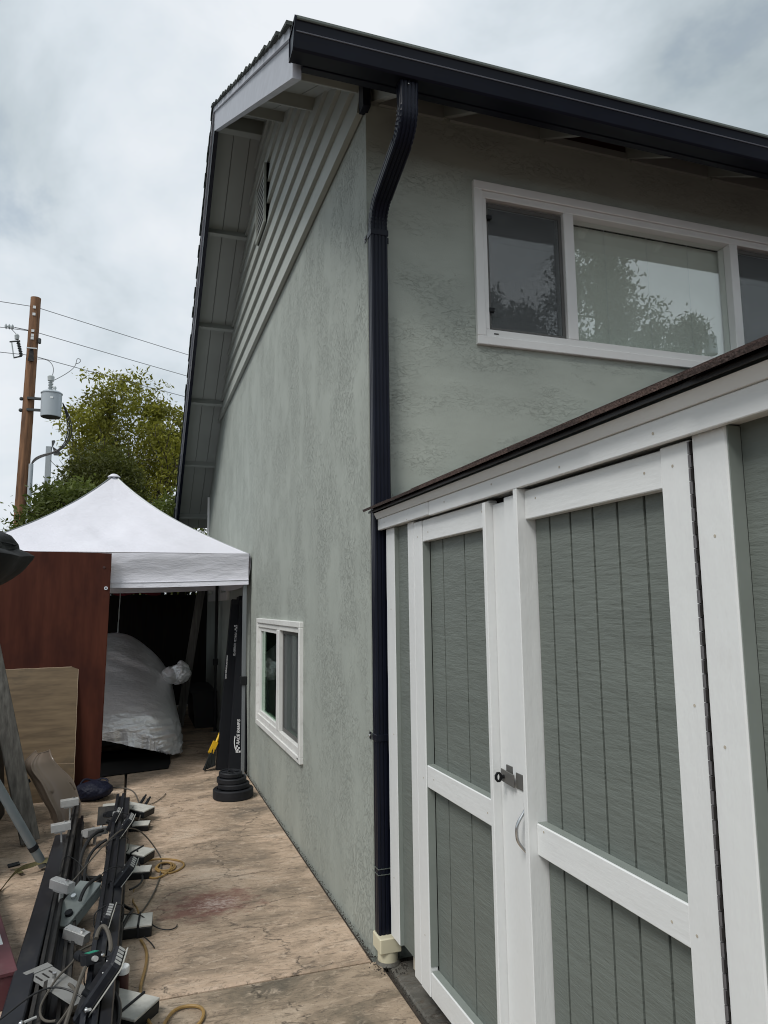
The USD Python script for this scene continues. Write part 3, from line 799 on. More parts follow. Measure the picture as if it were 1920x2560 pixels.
for xx in (2.62, 2.93, 3.24):
    part(uw, 'blind_cord', box(xx - 0.0012, xx + 0.0012, YF + 0.090, YF + 0.092, zi0, zi1), 'white_label')
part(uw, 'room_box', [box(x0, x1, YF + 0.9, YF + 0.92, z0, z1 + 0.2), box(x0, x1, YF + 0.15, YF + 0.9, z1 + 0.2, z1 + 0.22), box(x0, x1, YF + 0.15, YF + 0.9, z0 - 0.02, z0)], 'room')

# side window (wall plane x = XG, outside is -x)
sw = grp(house, 'window', label='small white two pane slider low on the gable wall')
y0, y1, z0, z1 = SW
bar(sw, 'frame', XG - 0.026, XG + 0.01, y0 - 0.012, y1 + 0.012, z1 - 0.028, z1 + 0.012, 'old_vinyl')
bar(sw, 'frame', XG - 0.026, XG + 0.01, y0 - 0.012, y1 + 0.012, z0 - 0.012, z0 + 0.03, 'old_vinyl')
bar(sw, 'frame', XG - 0.0265, XG + 0.01, y0 - 0.012, y0 + 0.034, z0 + 0.03, z1 - 0.028, 'old_vinyl')
bar(sw, 'frame', XG - 0.0265, XG + 0.01, y1 - 0.034, y1 + 0.012, z0 + 0.03, z1 - 0.028, 'old_vinyl')
bar(sw, 'sill_track', XG - 0.015, XG + 0.09, y0 + 0.034, y1 - 0.034, z0 + 0.0305, z0 + 0.082, 'old_vinyl')
bar(sw, 'head_track', XG - 0.015, XG + 0.09, y0 + 0.034, y1 - 0.034, z1 - 0.066, z1 - 0.0285, 'old_vinyl')
ym = 5.69
bar(sw, 'mullion', XG - 0.020, XG + 0.08, ym - 0.05, ym + 0.055, z0 + 0.0825, z1 - 0.0665, 'old_vinyl')
# far sash
for q in ((ym + 0.0555, y1 - 0.0345, z0 + 0.0825, z0 + 0.112), (ym + 0.0555, y1 - 0.0345, z1 - 0.100, z1 - 0.0665), (y1 - 0.11, y1 - 0.0345, z0 + 0.1125, z1 - 0.1005), (ym + 0.0555, ym + 0.10, z0 + 0.1125, z1 - 0.1005)):
    bar(sw, 'sash', XG - 0.004, XG + 0.04, *q, 'old_vinyl', 0.002)
part(sw, 'pane', box(XG + 0.012, XG + 0.016, ym + 0.10, y1 - 0.11, z0 + 0.112, z1 - 0.10), 'glass_side')
part(sw, 'pane', box(XG + 0.046, XG + 0.050, y0 + 0.034, ym - 0.05, z0 + 0.082, z1 - 0.066), 'glass_side')
for q in ((y0 + 0.036, y0 + 0.062, z0 + 0.084, z1 - 0.068), (ym - 0.076, ym - 0.0505, z0 + 0.084, z1 - 0.068), (y0 + 0.0625, ym - 0.0765, z0 + 0.084, z0 + 0.112), (y0 + 0.0625, ym - 0.0765, z1 - 0.092, z1 - 0.068)):
    bar(sw, 'screen_rail', XG + 0.012, XG + 0.024, *q, 'screen_frame', 0.001)
part(sw, 'insect_screen', box(XG + 0.018, XG + 0.0188, y0 + 0.06, ym - 0.07, z0 + 0.11, z1 - 0.09), 'screen')
part(sw, 'curtain', box(XG + 0.35, XG + 0.36, y0 - 0.1, y1 + 0.1, z0 - 0.1, z1 + 0.1), 'curtain')
bar(sw, 'weep_cover', XG - 0.028, XG - 0.0255, y0 + 0.03, y0 + 0.06, z0 + 0.014, z0 + 0.02, 'dark_gap', 0)

# row of panes at the back of the gable wall
lw = grp(house, 'window', label='white frame of small dark panes under the canopy')
y0, y1, z0, z1 = LW
bar(lw, 'frame', XG - 0.03, XG + 0.05, y0, y1, z0, z0 + 0.10, 'old_vinyl')
bar(lw, 'frame', XG - 0.03, XG + 0.05, y0, y1, z1 - 0.08, z1, 'old_vinyl')
for a in (y0, y0 + 0.72, y0 + 1.44, y1 - 0.16):
    bar(lw, 'mullion', XG - 0.0305, XG + 0.05, a, a + 0.16 + (0.14 if a > y0 and a < y1 - 0.2 else 0), z0 + 0.10, z1 - 0.08, 'old_vinyl')
part(lw, 'pane', box(XG + 0.02, XG + 0.024, y0 + 0.1, y1 - 0.1, z0 + 0.09, z1 - 0.07), 'glass_side')
part(lw, 'curtain', box(XG + 0.20, XG + 0.21, y0, y1, z0, z1), 'curtain')
part(house, 'white_corner_trim', box(XG - 0.03, XG + 0.01, YB - 0.11, YB - 0.075, 2.2, 3.33, 0.002), 'vinyl')

# ------------------------------------------------------------------ shed
S = 1.125                                  # plane of posts and stiles
shed = thing('shed', 'sage green garden shed with white trim, double doors and a brown shingle roof', 'shed', (S, 0, 0))
PX = S + 0.036                             # door panel plane
YS0, YS1 = -0.9, 3.243
part(shed, 'inner_wall', box(PX + 0.03, 3.7, YS0 + 0.05, YS1 - 0.03, 0.16, 1.93), 'dark_gap')
part(shed, 'end_wall', box(PX + 0.005, 3.72, YS1 - 0.028, YS1 - 0.012, 0.137, 2.02), 't111')
part(shed, 'kick_board', box(S + 0.045, S + 0.07, YS0, 3.09, 0.055, 0.15, 0.002), 'kick')
for y in (3.0, 2.42, 1.6, 0.6):
    part(shed, 'skid', box(S + 0.075, 3.6, y - 0.05, y + 0.05, -0.003, 0.14), 'fence')
# far corner post with its green painted side, wall panel, jamb
part(shed, 'corner_post', box(S, S + 0.022, 3.131, YS1, 0.137, 1.953, 0.002), 'white_up')
part(shed, 'post_side', box(S + 0.002, S + 0.0215, 3.1285, 3.1308, 0.137, 1.952), 'green_edge')
part(shed, 'wall_panel', box(S + 0.020, S + 0.034, 2.958, 3.1283, 0.137, 1.953), 't111')
part(shed, 'door_jamb', box(S + 0.001, S + 0.06, 2.886, 2.957, 0.092, 1.953, 0.002), 'white_up')


def planks(parent, ys, z0, z1):
    for a, b in zip(ys[:-1], ys[1:]):
        lo, hi = min(a, b) + 0.0045, max(a, b) - 0.0045
        part(parent, 'plank', box(PX, PX + 0.012, lo, hi, z0, z1, 0.0012), 't111')
    part(parent, 'groove_backing', box(PX + 0.010, PX + 0.016, min(ys), max(ys), z0, z1), 'groove')


def rail(parent, y0, y1, z0, z1, x=S + 0.003, ledge=True):
    part(parent, 'rail', box(x, PX - 0.0005, y0, y1, z0, z1, 0.0025), 'white_long')
    if ledge:
        part(parent, 'ledge', box(x + 0.005, PX - 0.0008, y0, y1, z1 + 0.0002, z1 + 0.0022), 'green_edge')


DZ0, DZ1 = 0.090, 1.945
ld = grp(shed, 'door', label='far shed door with narrow green planks')
part(ld, 'stile', box(S, PX - 0.0005, 2.790, 2.882, DZ0, DZ1, 0.0025), 'white_up')
part(ld, 'stile_side', box(S + 0.004, PX - 0.001, 2.7872, 2.7898, 0.20, 1.855), 'green_edge')
rail(ld, 2.182, 2.7868, 1.856, DZ1, ledge=False)
rail(ld, 2.182, 2.7868, 0.872, 0.957)
rail(ld, 2.182, 2.7868, DZ0, 0.182)
planks(ld, [2.787, 2.655, 2.455, 2.184], 0.12, 1.90)
part(ld, 'edge_board', box(1.100, PX - 0.0005, 2.160, 2.180, DZ0, 1.934, 0.002), 'white_up')
part(ld, 'flat_stile', box(1.130, PX + 0.01, 2.072, 2.1595, DZ0, 1.927, 0.0025), 'white_up')
rd = grp(shed, 'door', label='near shed door with six green planks, hasp and pull handle')
part(rd, 'flat_stile', box(1.121, PX + 0.01, 1.9675, 2.066, DZ0, 1.937, 0.0025), 'white_up')
part(rd, 'edge_board', box(1.100, PX + 0.011, 1.945, 1.967, DZ0, 1.948, 0.002), 'white_up')
rail(rd, 1.3285, 1.9448, 1.852, DZ1 - 0.004, ledge=False)
rail(rd, 1.3285, 1.9448, 0.872, 0.960)
rail(rd, 1.3285, 1.9448, DZ0, 0.182)
planks(rd, [1.945, 1.861, 1.753, 1.647, 1.541, 1.436, 1.329], 0.12, 1.90)
part(rd, 'stile', box(S, PX - 0.0005, 1.2365, 1.328, DZ0, DZ1, 0.0025), 'white_up')
# piano hinge
part(rd, 'hinge_leaf', box(S + 0.001, S + 0.02, 1.2285, 1.2362, DZ0 + 0.05, DZ1 - 0.004), 'dark_gap')
nk = 62
hh = (DZ1 - DZ0 - 0.06) / nk
kn = []
for k in range(nk):
    za = DZ0 + 0.055 + k * hh
    yc = 1.2322
    part(rd, 'hinge_knuckle', tube([(S - 0.003, yc, za + 0.001), (S - 0.003, yc, za + hh - 0.001)], 0.0036, 6), 'knuckle')
    if k % 2:
        part(rd, 'hinge_slot', box(S - 0.0048, S + 0.0005, 1.2284, 1.2312, za + 0.002, za + hh - 0.002), 'dark_gap')
for z in (1.75, 1.2):
    pass
# hasp across the joint
hz = 1.062
part(rd, 'hasp_plate', box(1.1175, 1.1208, 1.975, 2.040, hz - 0.024, hz + 0.022, 0.001), 'screen_frame')
part(rd, 'hasp_strap', put(box(-0.002, 0.002, -0.05, 0.05, -0.019, 0.019, 0.001), trimesh.transformations.translation_matrix((1.113, 2.085, hz - 0.003)) @ trimesh.transformations.rotation_matrix(-0.10, (0, 0, 1))), 'screen_frame')
part(rd, 'hasp_staple_plate', box(1.1265, 1.1297, 2.078, 2.118, hz - 0.016, hz + 0.030, 0.001), 'screen_frame')
ring = Polygon([(0.016 * math.cos(t) * 0.8, 0.016 * math.sin(t)) for t in np.linspace(0, 2 * np.pi, 9)[:-1] + 0.39]).difference(Polygon([(0.0085 * math.cos(t) * 0.55, 0.010 * math.sin(t)) for t in np.linspace(0, 2 * np.pi, 13)[:-1]]))
part(rd, 'hasp_knob', ext(ring, 0.006, frame((1.094, 2.112, hz - 0.004), (1, 0.0, 0), (0, 0, 1))), 'black_plastic')
part(rd, 'hasp_pin', tube([(1.106, 2.108, hz - 0.004), (1.122, 2.108, hz - 0.004)], 0.006, 8), 'black_plastic')
nails = []
for (yy_, zz_, xx_) in [(2.83, z_, S) for z_ in (0.3, 0.9, 1.88)] + [(1.28, z_, S) for z_ in (0.4, 0.91, 1.4, 1.89)] + [(1.18, z_, S) for z_ in (0.35, 0.8, 1.3, 1.75)] + [(3.18, z_, S) for z_ in (0.4, 1.0, 1.6)] + [(y_, z_, S + 0.003) for y_ in (1.40, 1.88, 2.25, 2.72) for z_ in (0.91, 1.90)] + [(y_, 1.975, 1.1005) for y_ in (1.3, 1.7, 2.1, 2.5, 2.9, 3.2)]:
    part(shed, 'nail_head', lathe([(0, -0.0008), (0.0035, -0.0004), (0.0036, 0.0), (0, 0.0)], (0, 0, 0), 8, trimesh.transformations.rotation_matrix(-math.pi / 2, (0, 1, 0))).apply_translation((xx_ - 0.0006, yy_ + rng.normal(0, 0.01), zz_ + rng.normal(0, 0.012))), 'kick')
# pull handle
hp = curve([(1.118, 1.992, 0.985), (1.106, 1.993, 0.968), (1.092, 1.994, 0.945), (1.089, 1.994, 0.922), (1.092, 1.993, 0.900), (1.106, 1.991, 0.880), (1.118, 1.990, 0.866)], 30)
part(rd, 'handle', tube(hp, 0.0048, 10), 'steel', smooth=40)
for zc, yc in ((0.991, 1.992), (0.862, 1.990)):
    part(rd, 'handle_foot', box(1.1185, 1.1208, yc - 0.007, yc + 0.007, zc - 0.013, zc + 0.013, 0.001), 'iron')
# near jamb post and the wall beyond
part(shed, 'corner_post', box(S, PX + 0.002, 1.1325, 1.2275, 0.05, 1.953, 0.003), 'white_up')
part(shed, 'post_side', box(S + 0.004, PX + 0.001, 1.1298, 1.1323, 0.05, 1.952), 'green_edge')
yy = 1.1296
while yy > YS0:
    part(shed, 'plank', box(PX + 0.001, PX + 0.013, yy - 0.203 + 0.0032, yy - 0.0002, 0.05, 1.96, 0.001), 't111')
    yy -= 0.203
# fascia, trim strip, soffit
part(shed, 'fascia', box(1.100, 1.119, 2.655, 3.290, 1.953, 2.006, 0.002), 'white_long')
part(shed, 'fascia', box(1.101, 1.119, YS0 - 0.1, 2.652, 1.949, 2.006, 0.002), 'white_long')
strip = [(1.094, 2.0065), (1.119, 2.0065), (1.119, 2.040), (1.080, 2.034), (1.086, 2.022)]
part(shed, 'crown_strip', prism_y(strip, YS0 - 0.1, 3.290), 'white_long')
part(shed, 'head_board', box(PX + 0.02, PX + 0.04, YS0, YS1, 1.90, 2.05), 'dark_gap')
part(shed, 'head_underside', box(1.1195, PX + 0.019, YS0, YS1 - 0.002, 1.9565, 1.962), 'white_long')
# roof deck and drip edge
RS = 0.445
rx0, rz0 = 1.066, 2.034
rz = lambda x: rz0 + RS * (x - rx0)
xe = 3.85
part(shed, 'roof_deck', prism_y([(rx0 + 0.016, rz(rx0 + 0.016) + 0.004), (xe, rz(xe) + 0.002), (xe, rz(xe) + 0.016), (rx0 + 0.016, rz(rx0 + 0.016) + 0.018)], YS0 - 0.1, 3.318), 'drip')
part(shed, 'drip_edge', prism_y([(rx0 - 0.004, rz0 + 0.002), (rx0 + 0.012, rz0 + 0.006), (rx0 + 0.012, rz0 + 0.020), (rx0 - 0.004, rz0 + 0.012)], YS0 - 0.1, 3.322), 'drip')
part(shed, 'gable_board', prism_y([(1.13, 2.0), (3.84, 2.0), (3.84, rz(3.84) - 0.002), (1.13, rz(1.13) - 0.002)], YS1 - 0.03, YS1 - 0.012), 't111')
part(shed, 'back_slope', prism_y([(xe, rz(xe)), (xe + 2.4, rz(xe) - RS * 2.4), (xe + 2.4, rz(xe) - RS * 2.4 + 0.03), (xe, rz(xe) + 0.03)], YS0 - 0.1, 3.322), 'shingle_brown')
cs, sn = 1 / math.sqrt(1 + RS * RS), RS / math.sqrt(1 + RS * RS)
ncourse = 24
run = (xe - rx0) / cs
expo = run / ncourse
tabs = 12
ylen = (3.325 - (YS0 - 0.1)) / tabs
for c in range(ncourse):
    off = (c % 3) * 0.33
    edges = [3.326 + rng.uniform(-0.006, 0.010)] + [3.325 - (k + off) * ylen for k in range(1, tabs)] + [YS0 - 0.1]
    for k in range(tabs):
        ya_, yb2 = edges[k + 1] + 0.003, edges[k] - (0.003 if k else 0)
        s0 = c * expo - rng.uniform(0, 0.012) - (0.012 if c == 0 else 0); s1 = (c + 1.35) * expo
        th = 0.0085 + rng.uniform(0, 0.004)
        # lies on the course below: raised at its lower edge
        h0, h1 = 0.0215 if c else 0.020, 0.0165
        P = lambda s, h: (rx0 + s * cs - h * sn, rz0 + s * sn + h * cs)
        part(shed, 'shingle', prism_y([P(s0, h0), P(min(s1, run), h1), P(min(s1, run), h1 + 0.003), P(s0, h0 + th)], ya_, yb2), 'shingle_brown' if rng.random() < 0.6 else 'shingle_brown_b')

# ------------------------------------------------------------------ canopy tent
TX0, TX1, TY0, TY1 = -1.52, 1.050, 7.17, 9.79
TCX, TCY, ZP, ZEV = -0.258, (TY0 + TY1) / 2, 3.07, 2.112
tent = thing('canopy_tent', 'white pop up canopy tent with a pointed roof standing against the gable wall', 'canopy tent', (TCX, TCY, 0))
corners = [(TX0, TY0), (TX1, TY0), (TX1, TY1), (TX0, TY1)]
for k in range(4):
    a, b = np.array(corners[k]), np.array(corners[(k + 1) % 4])
    ns, nt = 40, 26
    Vg = np.zeros((nt, ns, 3))
    for i in range(nt):
        t = i / (nt - 1)
        for j in range(ns):
            s = j / (ns - 1)
            e = a + (b - a) * s
            p = e + (np.array([TCX, TCY]) - e) * t
            z = ZEV + (ZP - ZEV) * (0.74 * t + 0.26 * t * t * t)
            edge = min(s, 1 - s) * 2
            z -= 0.035 * math.sin(math.pi * t) * edge
            Vg[i, j] = (p[0], p[1], z)
    w = meshkit.fbm(np.c_[Vg.reshape(-1, 3) * np.array([3.0, 3.0, 1.5]) + k * 7], 4, seed=3).reshape(nt, ns) - 0.5
    fade = np.minimum(1, np.linspace(0, 1, nt)[:, None] * 8) * np.minimum(1, np.minimum(np.linspace(0, 1, ns), np.linspace(1, 0, ns))[None] * 10) * (1 - np.linspace(0, 1, nt)[:, None] ** 3)
    Vg[..., 2] += w * 0.085 * fade
    part(tent, 'roof_panel', gridmesh(Vg[::-1]), 'tent', smooth=True)
    # valance
    nh = 14
    Vv = np.zeros((nh, ns, 3))
    d = (b - a) / np.linalg.norm(b - a); nrm = np.array([d[1], -d[0]])
    for i in range(nh):
        q = i / (nh - 1)
        for j in range(ns):
            s = j / (ns - 1)
            e = a + (b - a) * s
            wv = 0.020 * (meshkit.fbm(np.array([[s * 5 + k * 3, q * 2.2 + s * 1.5, k]]), 3, seed=9)[0] - 0.5) * min(1, s * 12, (1 - s) * 12)
            wv += 0.012 * math.sin(q * 5.2 + s * 1.7)
            z = ZEV - q * (0.305 + 0.02 * math.sin(math.pi * s)) - 0.008 * math.sin(math.pi * s)
            Vv[i, j] = (e[0] + nrm[0] * (0.012 + wv), e[1] + nrm[1] * (0.012 + wv), z)
    part(tent, 'valance', gridmesh(Vv[::-1]), 'tent', smooth=True)
    hem = [(Vv[-3, j] + np.array([nrm[0], nrm[1], 0]) * 0.004) for j in range(ns)]
    part(tent, 'valance_hem', tube(hem, 0.0035, 5), 'tent')
    part(tent, 'eave_rod', beam((*a, ZEV - 0.03), (*b, ZEV - 0.03), 0.022, 0.022), 'tent_leg')
    ridge = [np.array([*(a + (np.array([TCX, TCY]) - a) * t), ZEV + (ZP - ZEV) * (0.74 * t + 0.26 * t ** 3) - 0.012]) for t in np.linspace(0, 1, 12)]
    part(tent, 'ridge_rod', tube(ridge, 0.014, 6), 'tent_leg', smooth=40)
part(tent, 'peak_cap', lathe([(0, 0.010), (0.03, 0.004), (0.06, -0.018), (0.07, -0.03), (0.0, -0.03)], (TCX, TCY, ZP), 16), 'tent', smooth=50)
for k, (x, y) in enumerate(corners):
    sx, sy = (-1 if x > TCX else 1), (-1 if y > TCY else 1)
    lx, ly = x + sx * 0.030, y + sy * 0.03
    mat_ = 'tent_leg' if k == 1 else 'black_plastic'
    lg = part(tent, 'leg', box(lx - 0.019, lx + 0.019, ly - 0.019, ly + 0.019, 0.9, ZEV - 0.03, 0.003), mat_)
    part(lg, 'lower_leg', box(lx - 0.0155, lx + 0.0155, ly - 0.0155, ly + 0.0155, 0.004, 0.9, 0.003), mat_)
    part(lg, 'slider', box(lx - 0.034, lx + 0.030, ly - 0.032, ly + 0.032, 0.84, 0.925, 0.006), 'black_plastic')
    part(lg, 'foot_plate', box(lx - 0.05, lx + 0.035, ly - 0.04, ly + 0.04, 0.0, 0.006, 0.001), 'tent_leg')

# ------------------------------------------------------------------ covered car
NU, NV = 110, 150
yv = np.array([8.13, 8.16, 8.20, 8.30, 8.55, 8.9, 9.25, 9.6, 9.95, 10.3, 10.8, 11.3, 11.7, 12.0, 12.1])
hv = np.array([0.33, 0.43, 0.50, 0.585, 0.70, 0.80, 0.93, 1.10, 1.225, 1.255, 1.24, 1.02, 0.86, 0.70, 0.5])
wv_ = np.array([0.62, 0.74, 0.79, 0.845, 0.87, 0.875, 0.875, 0.87, 0.86, 0.85, 0.85, 0.85, 0.82, 0.70, 0.6])
from scipy.interpolate import PchipInterpolator
H_, W_ = PchipInterpolator(yv, hv), PchipInterpolator(yv, wv_)
CXC = -0.335
yg = np.concatenate([[8.13] * 1, 8.13 + (12.1 - 8.13) * np.linspace(0, 1, NV) ** 1.5])
Vc = np.zeros((len(yg), NU, 3))
for i, y in enumerate(yg):
    h, w = float(H_(y)), float(W_(y))
    for j in range(NU):
        th = math.pi * j / (NU - 1)
        n_ = 2.5
        c_, s_ = math.cos(th), math.sin(th)
        shoulder = 0.5
        xx = w * math.copysign(abs(c_) ** (2 / 3.4), c_)
        zz = h * abs(s_) ** (2 / 2.7)
        # the cabin is narrower than the body
        q_ = min(1, max(0, (zz - 0.66) / 0.62))
        xx *= 1 - 0.36 * q_ * q_ * (3 - 2 * q_) ** 0.5
        hemz = 0.06 + (0.20 if y < 8.25 else 0.0) * max(0, min(1, (0.42 - (xx + CXC)) / 0.6)) + 0.02 * math.sin(y * 5)
        if i == 0:
            zz = min(zz, h) * 0.4
            hz_ = 0.055 + 0.21 * max(0, min(1, (0.45 - (xx + CXC)) / 0.75))
            zz = hz_
        Vc[i, j] = (CXC + xx, y, max(zz, hemz if i else zz))
flat = Vc.reshape(-1, 3)
w1 = meshkit.fbm(flat * np.array([2.2, 2.2, 4.0]), 4, seed=21) - 0.5
# tight folds run across the low bulging front
low = np.clip((0.62 - flat[:, 2]) / 0.4, 0, 1) * np.clip((9.2 - flat[:, 1]) / 0.6, 0, 1)
w2 = meshkit.fbm(flat * np.array([6.0, 6.0, 24.0]) + w1[:, None] * 3, 4, seed=5) - 0.5
diag = flat @ np.array([1.6, 0.9, 2.2])
w3 = np.sin(diag * 9 + w1 * 6) * np.clip((flat[:, 2] - 0.45) / 0.4, 0, 1) * np.clip(meshkit.noise(flat * 1.3, 8) - 0.35, 0, 1)
disp = w1 * 0.035 + w2 * 0.11 * low + w3 * 0.014
nrm_ = trimesh.Trimesh(flat, gridmesh(Vc).faces, process=False).vertex_normals
sgnn = np.sign((nrm_ * (flat - np.array([CXC, 10, 0.3]))).sum(1))[:, None]
Vc2 = (flat + nrm_ * sgnn * disp[:, None]).reshape(Vc.shape)
Vc2[..., 2] = np.maximum(Vc2[..., 2], 0.03)
car = thing('covered_car', 'small car parked under the canopy, hidden by a crumpled silver cover', 'car', (CXC, 9.9, 0))
part(car, 'car_cover', gridmesh(Vc2), 'cover', smooth=True)
mv = trimesh.creation.icosphere(4, 1.0)
mv.vertices *= np.array([0.125, 0.10, 0.135])
mv.vertices += (meshkit.fbm(mv.vertices * 16, 3, seed=4) - 0.5)[:, None] * mv.vertices * 0.5
mv.apply_translation((0.560, 9.35, 0.79))
nk_ = trimesh.creation.icosphere(3, 1.0); nk_.vertices *= np.array([0.13, 0.10, 0.10]); nk_.vertices += (meshkit.fbm(nk_.vertices * 20, 3, seed=14) - 0.5)[:, None] * nk_.vertices * 0.4; nk_.apply_translation((0.45, 9.36, 0.77))
part(car, 'mirror_neck', nk_, 'cover', smooth=True)
part(car, 'covered_mirror', mv, 'cover', smooth=True)
for x in (-0.90, 0.20):
    for y in (8.95, 11.2):
        ty = trimesh.creation.cylinder(0.29, 0.18, sections=28); ty.apply_transform(trimesh.transformations.rotation_matrix(math.pi / 2, (0, 1, 0))); ty.apply_translation((x, y, 0.29))
        part(car, 'tyre', ty, 'rubber', smooth=40)
part(car, 'underbody', box(-1.0, 0.33, 8.5, 11.8, 0.14, 0.40), 'black_plastic')
solo('floor_mat', prism_z([(-1.3, 7.66), (-0.30, 7.60), (0.365, 7.76), (0.40, 8.05), (0.42, 8.9), (-1.3, 8.9)], 0.0005, 0.010), 'mat', 'flat black mat on the paving under the front of the covered car', 'mat')

# ------------------------------------------------------------------ boards leaning at the left
def sheet(c00, c10, c01, th):
    """board from three corners: bottom left, bottom right, top left; th thickness away from the viewer."""
    c00, c10, c01 = map(lambda q: np.array(q, float), (c00, c10, c01))
    T = frame(c00, c10 - c00, c01 - c00)
    return T, np.linalg.norm(c10 - c00), np.linalg.norm(c01 - c00 - (c10 - c00) * ((c01 - c00) @ (c10 - c00)) / ((c10 - c00) @ (c10 - c00)))


red = thing('red_plywood', 'tall dark red stained plywood panel standing upright in front of the canopy', 'plywood', (-0.85, 6.95, 0))
T, wd, ht = sheet((-1.45, 6.94, 0.02), (-0.243, 6.97, 0.0), (-1.37, 7.045, 2.093), 0.02)
Tb = T.copy()
part(red, 'board', put(box(0, wd, 0, ht + 0.02, -0.018, 0.0, 0.0015), Tb), 'redply')
bolt = put(trimesh.creation.cylinder(0.016, 0.006, sections=16), Tb @ trimesh.transformations.translation_matrix((wd - 0.035, ht - 0.30, 0.003)))
part(red, 'washer', bolt, 'steel', smooth=40)
part(red, 'bolt_head', put(trimesh.creation.cylinder(0.008, 0.01, sections=6), Tb @ trimesh.transformations.translation_matrix((wd - 0.035, ht - 0.30, 0.008))), 'alu_dusty')
part(red, 'screw_plug', put(trimesh.creation.cylinder(0.012, 0.004, sections=12), Tb @ trimesh.transformations.translation_matrix((wd - 0.06, ht - 0.11, 0.002))), 'redply_edge')

ply = thing('plywood_sheet', 'light brown plywood offcut leaning on the dark red panel', 'plywood', (-0.9, 6.9, 0))
T, wd, ht = sheet((-1.35, 6.80, 0.0), (-0.445, 6.86, 0.0), (-1.44, 6.955, 1.085), 0.016)
part(ply, 'board', put(box(0, wd, 0, ht, -0.014, 0.0, 0.001), T), 'plywood')
part(ply, 'top_edge', put(box(0, wd, ht + 0.0003, ht + 0.004, -0.014, 0.0), T), 'ply_edge')
part(ply, 'side_edge', put(box(wd + 0.0003, wd + 0.004, 0, ht, -0.014, 0.0), T), 'ply_edge')
pc = np.array([(0.28, 0.335), (0.50, 0.315), (0.72, 0.305), (0.88, 0.292), (wd - 0.002, 0.286)])
part(ply, 'split', put(tube(np.c_[pc, np.full(len(pc), 0.0008)], 0.0016, 4), T), 'ply_edge')

gw = thing('grey_plank', 'long weathered grey plank leaning at the left beside the plywood', 'plank', (-0.66, 5.66, 0))
p0, p1 = np.array([-0.625, 5.68, 0.02]), np.array([-1.06, 5.90, 1.72])
dirp = (p1 - p0) / np.linalg.norm(p1 - p0)
face = np.cross(dirp, (0.93, 0.36, 0.24)); face /= np.linalg.norm(face)
part(gw, 'board', beam(p0, p1, 0.12, 0.04, up=face, b=0.004), 'grey_wood')
# tan moulded plastic shell: a curved, ribbed sheet
fs = thing('plastic_shell', 'tan moulded plastic shell, like a vehicle trim piece, leaning on the plywood', 'plastic shell', (-0.52, 6.2, 0))
nA, nB = 40, 30
Vs = np.zeros((nA, nB, 3))
lx = PchipInterpolator([0, 0.12, 0.3, 0.6, 0.85, 1], [-0.545, -0.565, -0.62, -0.70, -0.765, -0.70])
rx = PchipInterpolator([0, 0.12, 0.35, 0.55, 0.8, 1], [-0.345, -0.345, -0.375, -0.415, -0.53, -0.60])
for i in range(nA):
    t = i / (nA - 1)
    z = 0.015 + 0.475 * t
    a, b = float(lx(t)), float(rx(t))
    for j in range(nB):
        s = j / (nB - 1)
        x = a + (b - a) * s
        y = 6.18 + 0.12 * t - 0.09 * math.sin(math.pi * min(1, s * 1.05)) ** 0.8 + 0.20 * (s < 0.10) * (0.10 - s) * 10 * 0.25
        y -= 0.016 * math.exp(-((s - 0.30) / 0.045) ** 2) + 0.014 * math.exp(-((s - 0.42) / 0.04) ** 2) * (t > 0.45)
        y += 0.030 / (1 + math.exp(-(s - 0.36) * 40))
        if t > 0.86:
            y += 0.10 * ((t - 0.86) / 0.14) ** 2
        Vs[i, j] = (x, y, z)
front_s = gridmesh(Vs)
part(fs, 'shell', front_s, 'beige', smooth=True)
Vb = Vs.copy(); Vb[..., 1] += 0.006
part(fs, 'shell_inner', gridmesh(Vb[::-1]), 'beige', smooth=True)
part(fs, 'rim', tube(np.vstack([Vs[:, 0], Vs[-1, 1:], Vs[::-1, -1]]) + np.array([0, 0.003, 0]), 0.005, 6), 'beige', smooth=40)
part(fs, 'clip_slot', put(box(-0.028, 0.028, -0.004, 0.004, -0.013, 0.013), trimesh.transformations.translation_matrix((-0.725, 6.17, 0.315)) @ trimesh.transformations.rotation_matrix(-0.45, (0, 1, 0))), 'black_plastic')
hg = curve([(-0.425, 6.135, 0.30), (-0.405, 6.14, 0.272), (-0.392, 6.145, 0.250), (-0.385, 6.15, 0.235)], 10)
part(fs, 'moulded_catch', tube(hg, 0.007, 6), 'beige', smooth=40)

dh = thing('tarpaulin_heap', 'dark tarpaulin draped over a heap behind the grey planks', 'tarpaulin', (-1.4, 5.9, 0))
Vt_ = np.zeros((40, 40, 3))
for i in range(40):
    for j in range(40):
        x, y = -2.1 + 1.18 * i / 39, 4.9 + 1.7 * j / 39
        e = min(1, 6 * min(i, 39 - i, j, 39 - j) / 39)
        z = (0.15 + 0.95 * e ** 0.4) * (1 if e > 0 else 0) + 0.16 * (meshkit.fbm(np.array([[x * 4, y * 4, 0]]), 3, seed=2)[0] - 0.5) * e
        Vt_[i, j] = (x, y, z if e > 0 else 0.002)
part(dh, 'cover', gridmesh(Vt_), 'black_cloth', smooth=True)

pp = thing('grey_pipe', 'grey round pipe leaning to the left with a black band near its foot', 'pipe', (-0.49, 5.14, 0))
q0, q1 = np.array([-0.487, 5.14, 0.025]), np.array([-1.08, 4.76, 1.28])
part(pp, 'tube', tube([q0, q1], 0.0265, 20), 'pipe', smooth=40)
dq = (q1 - q0) / np.linalg.norm(q1 - q0)
part(pp, 'band', tube([q0 + dq * 0.125, q0 + dq * 0.158], 0.0285, 20), 'rubber', smooth=40)
part(pp, 'screw', put(trimesh.creation.icosphere(1, 0.004), trimesh.transformations.translation_matrix(q0 + dq * 0.19 + np.array([-0.012, -0.024, 0.0]))), 'steel')

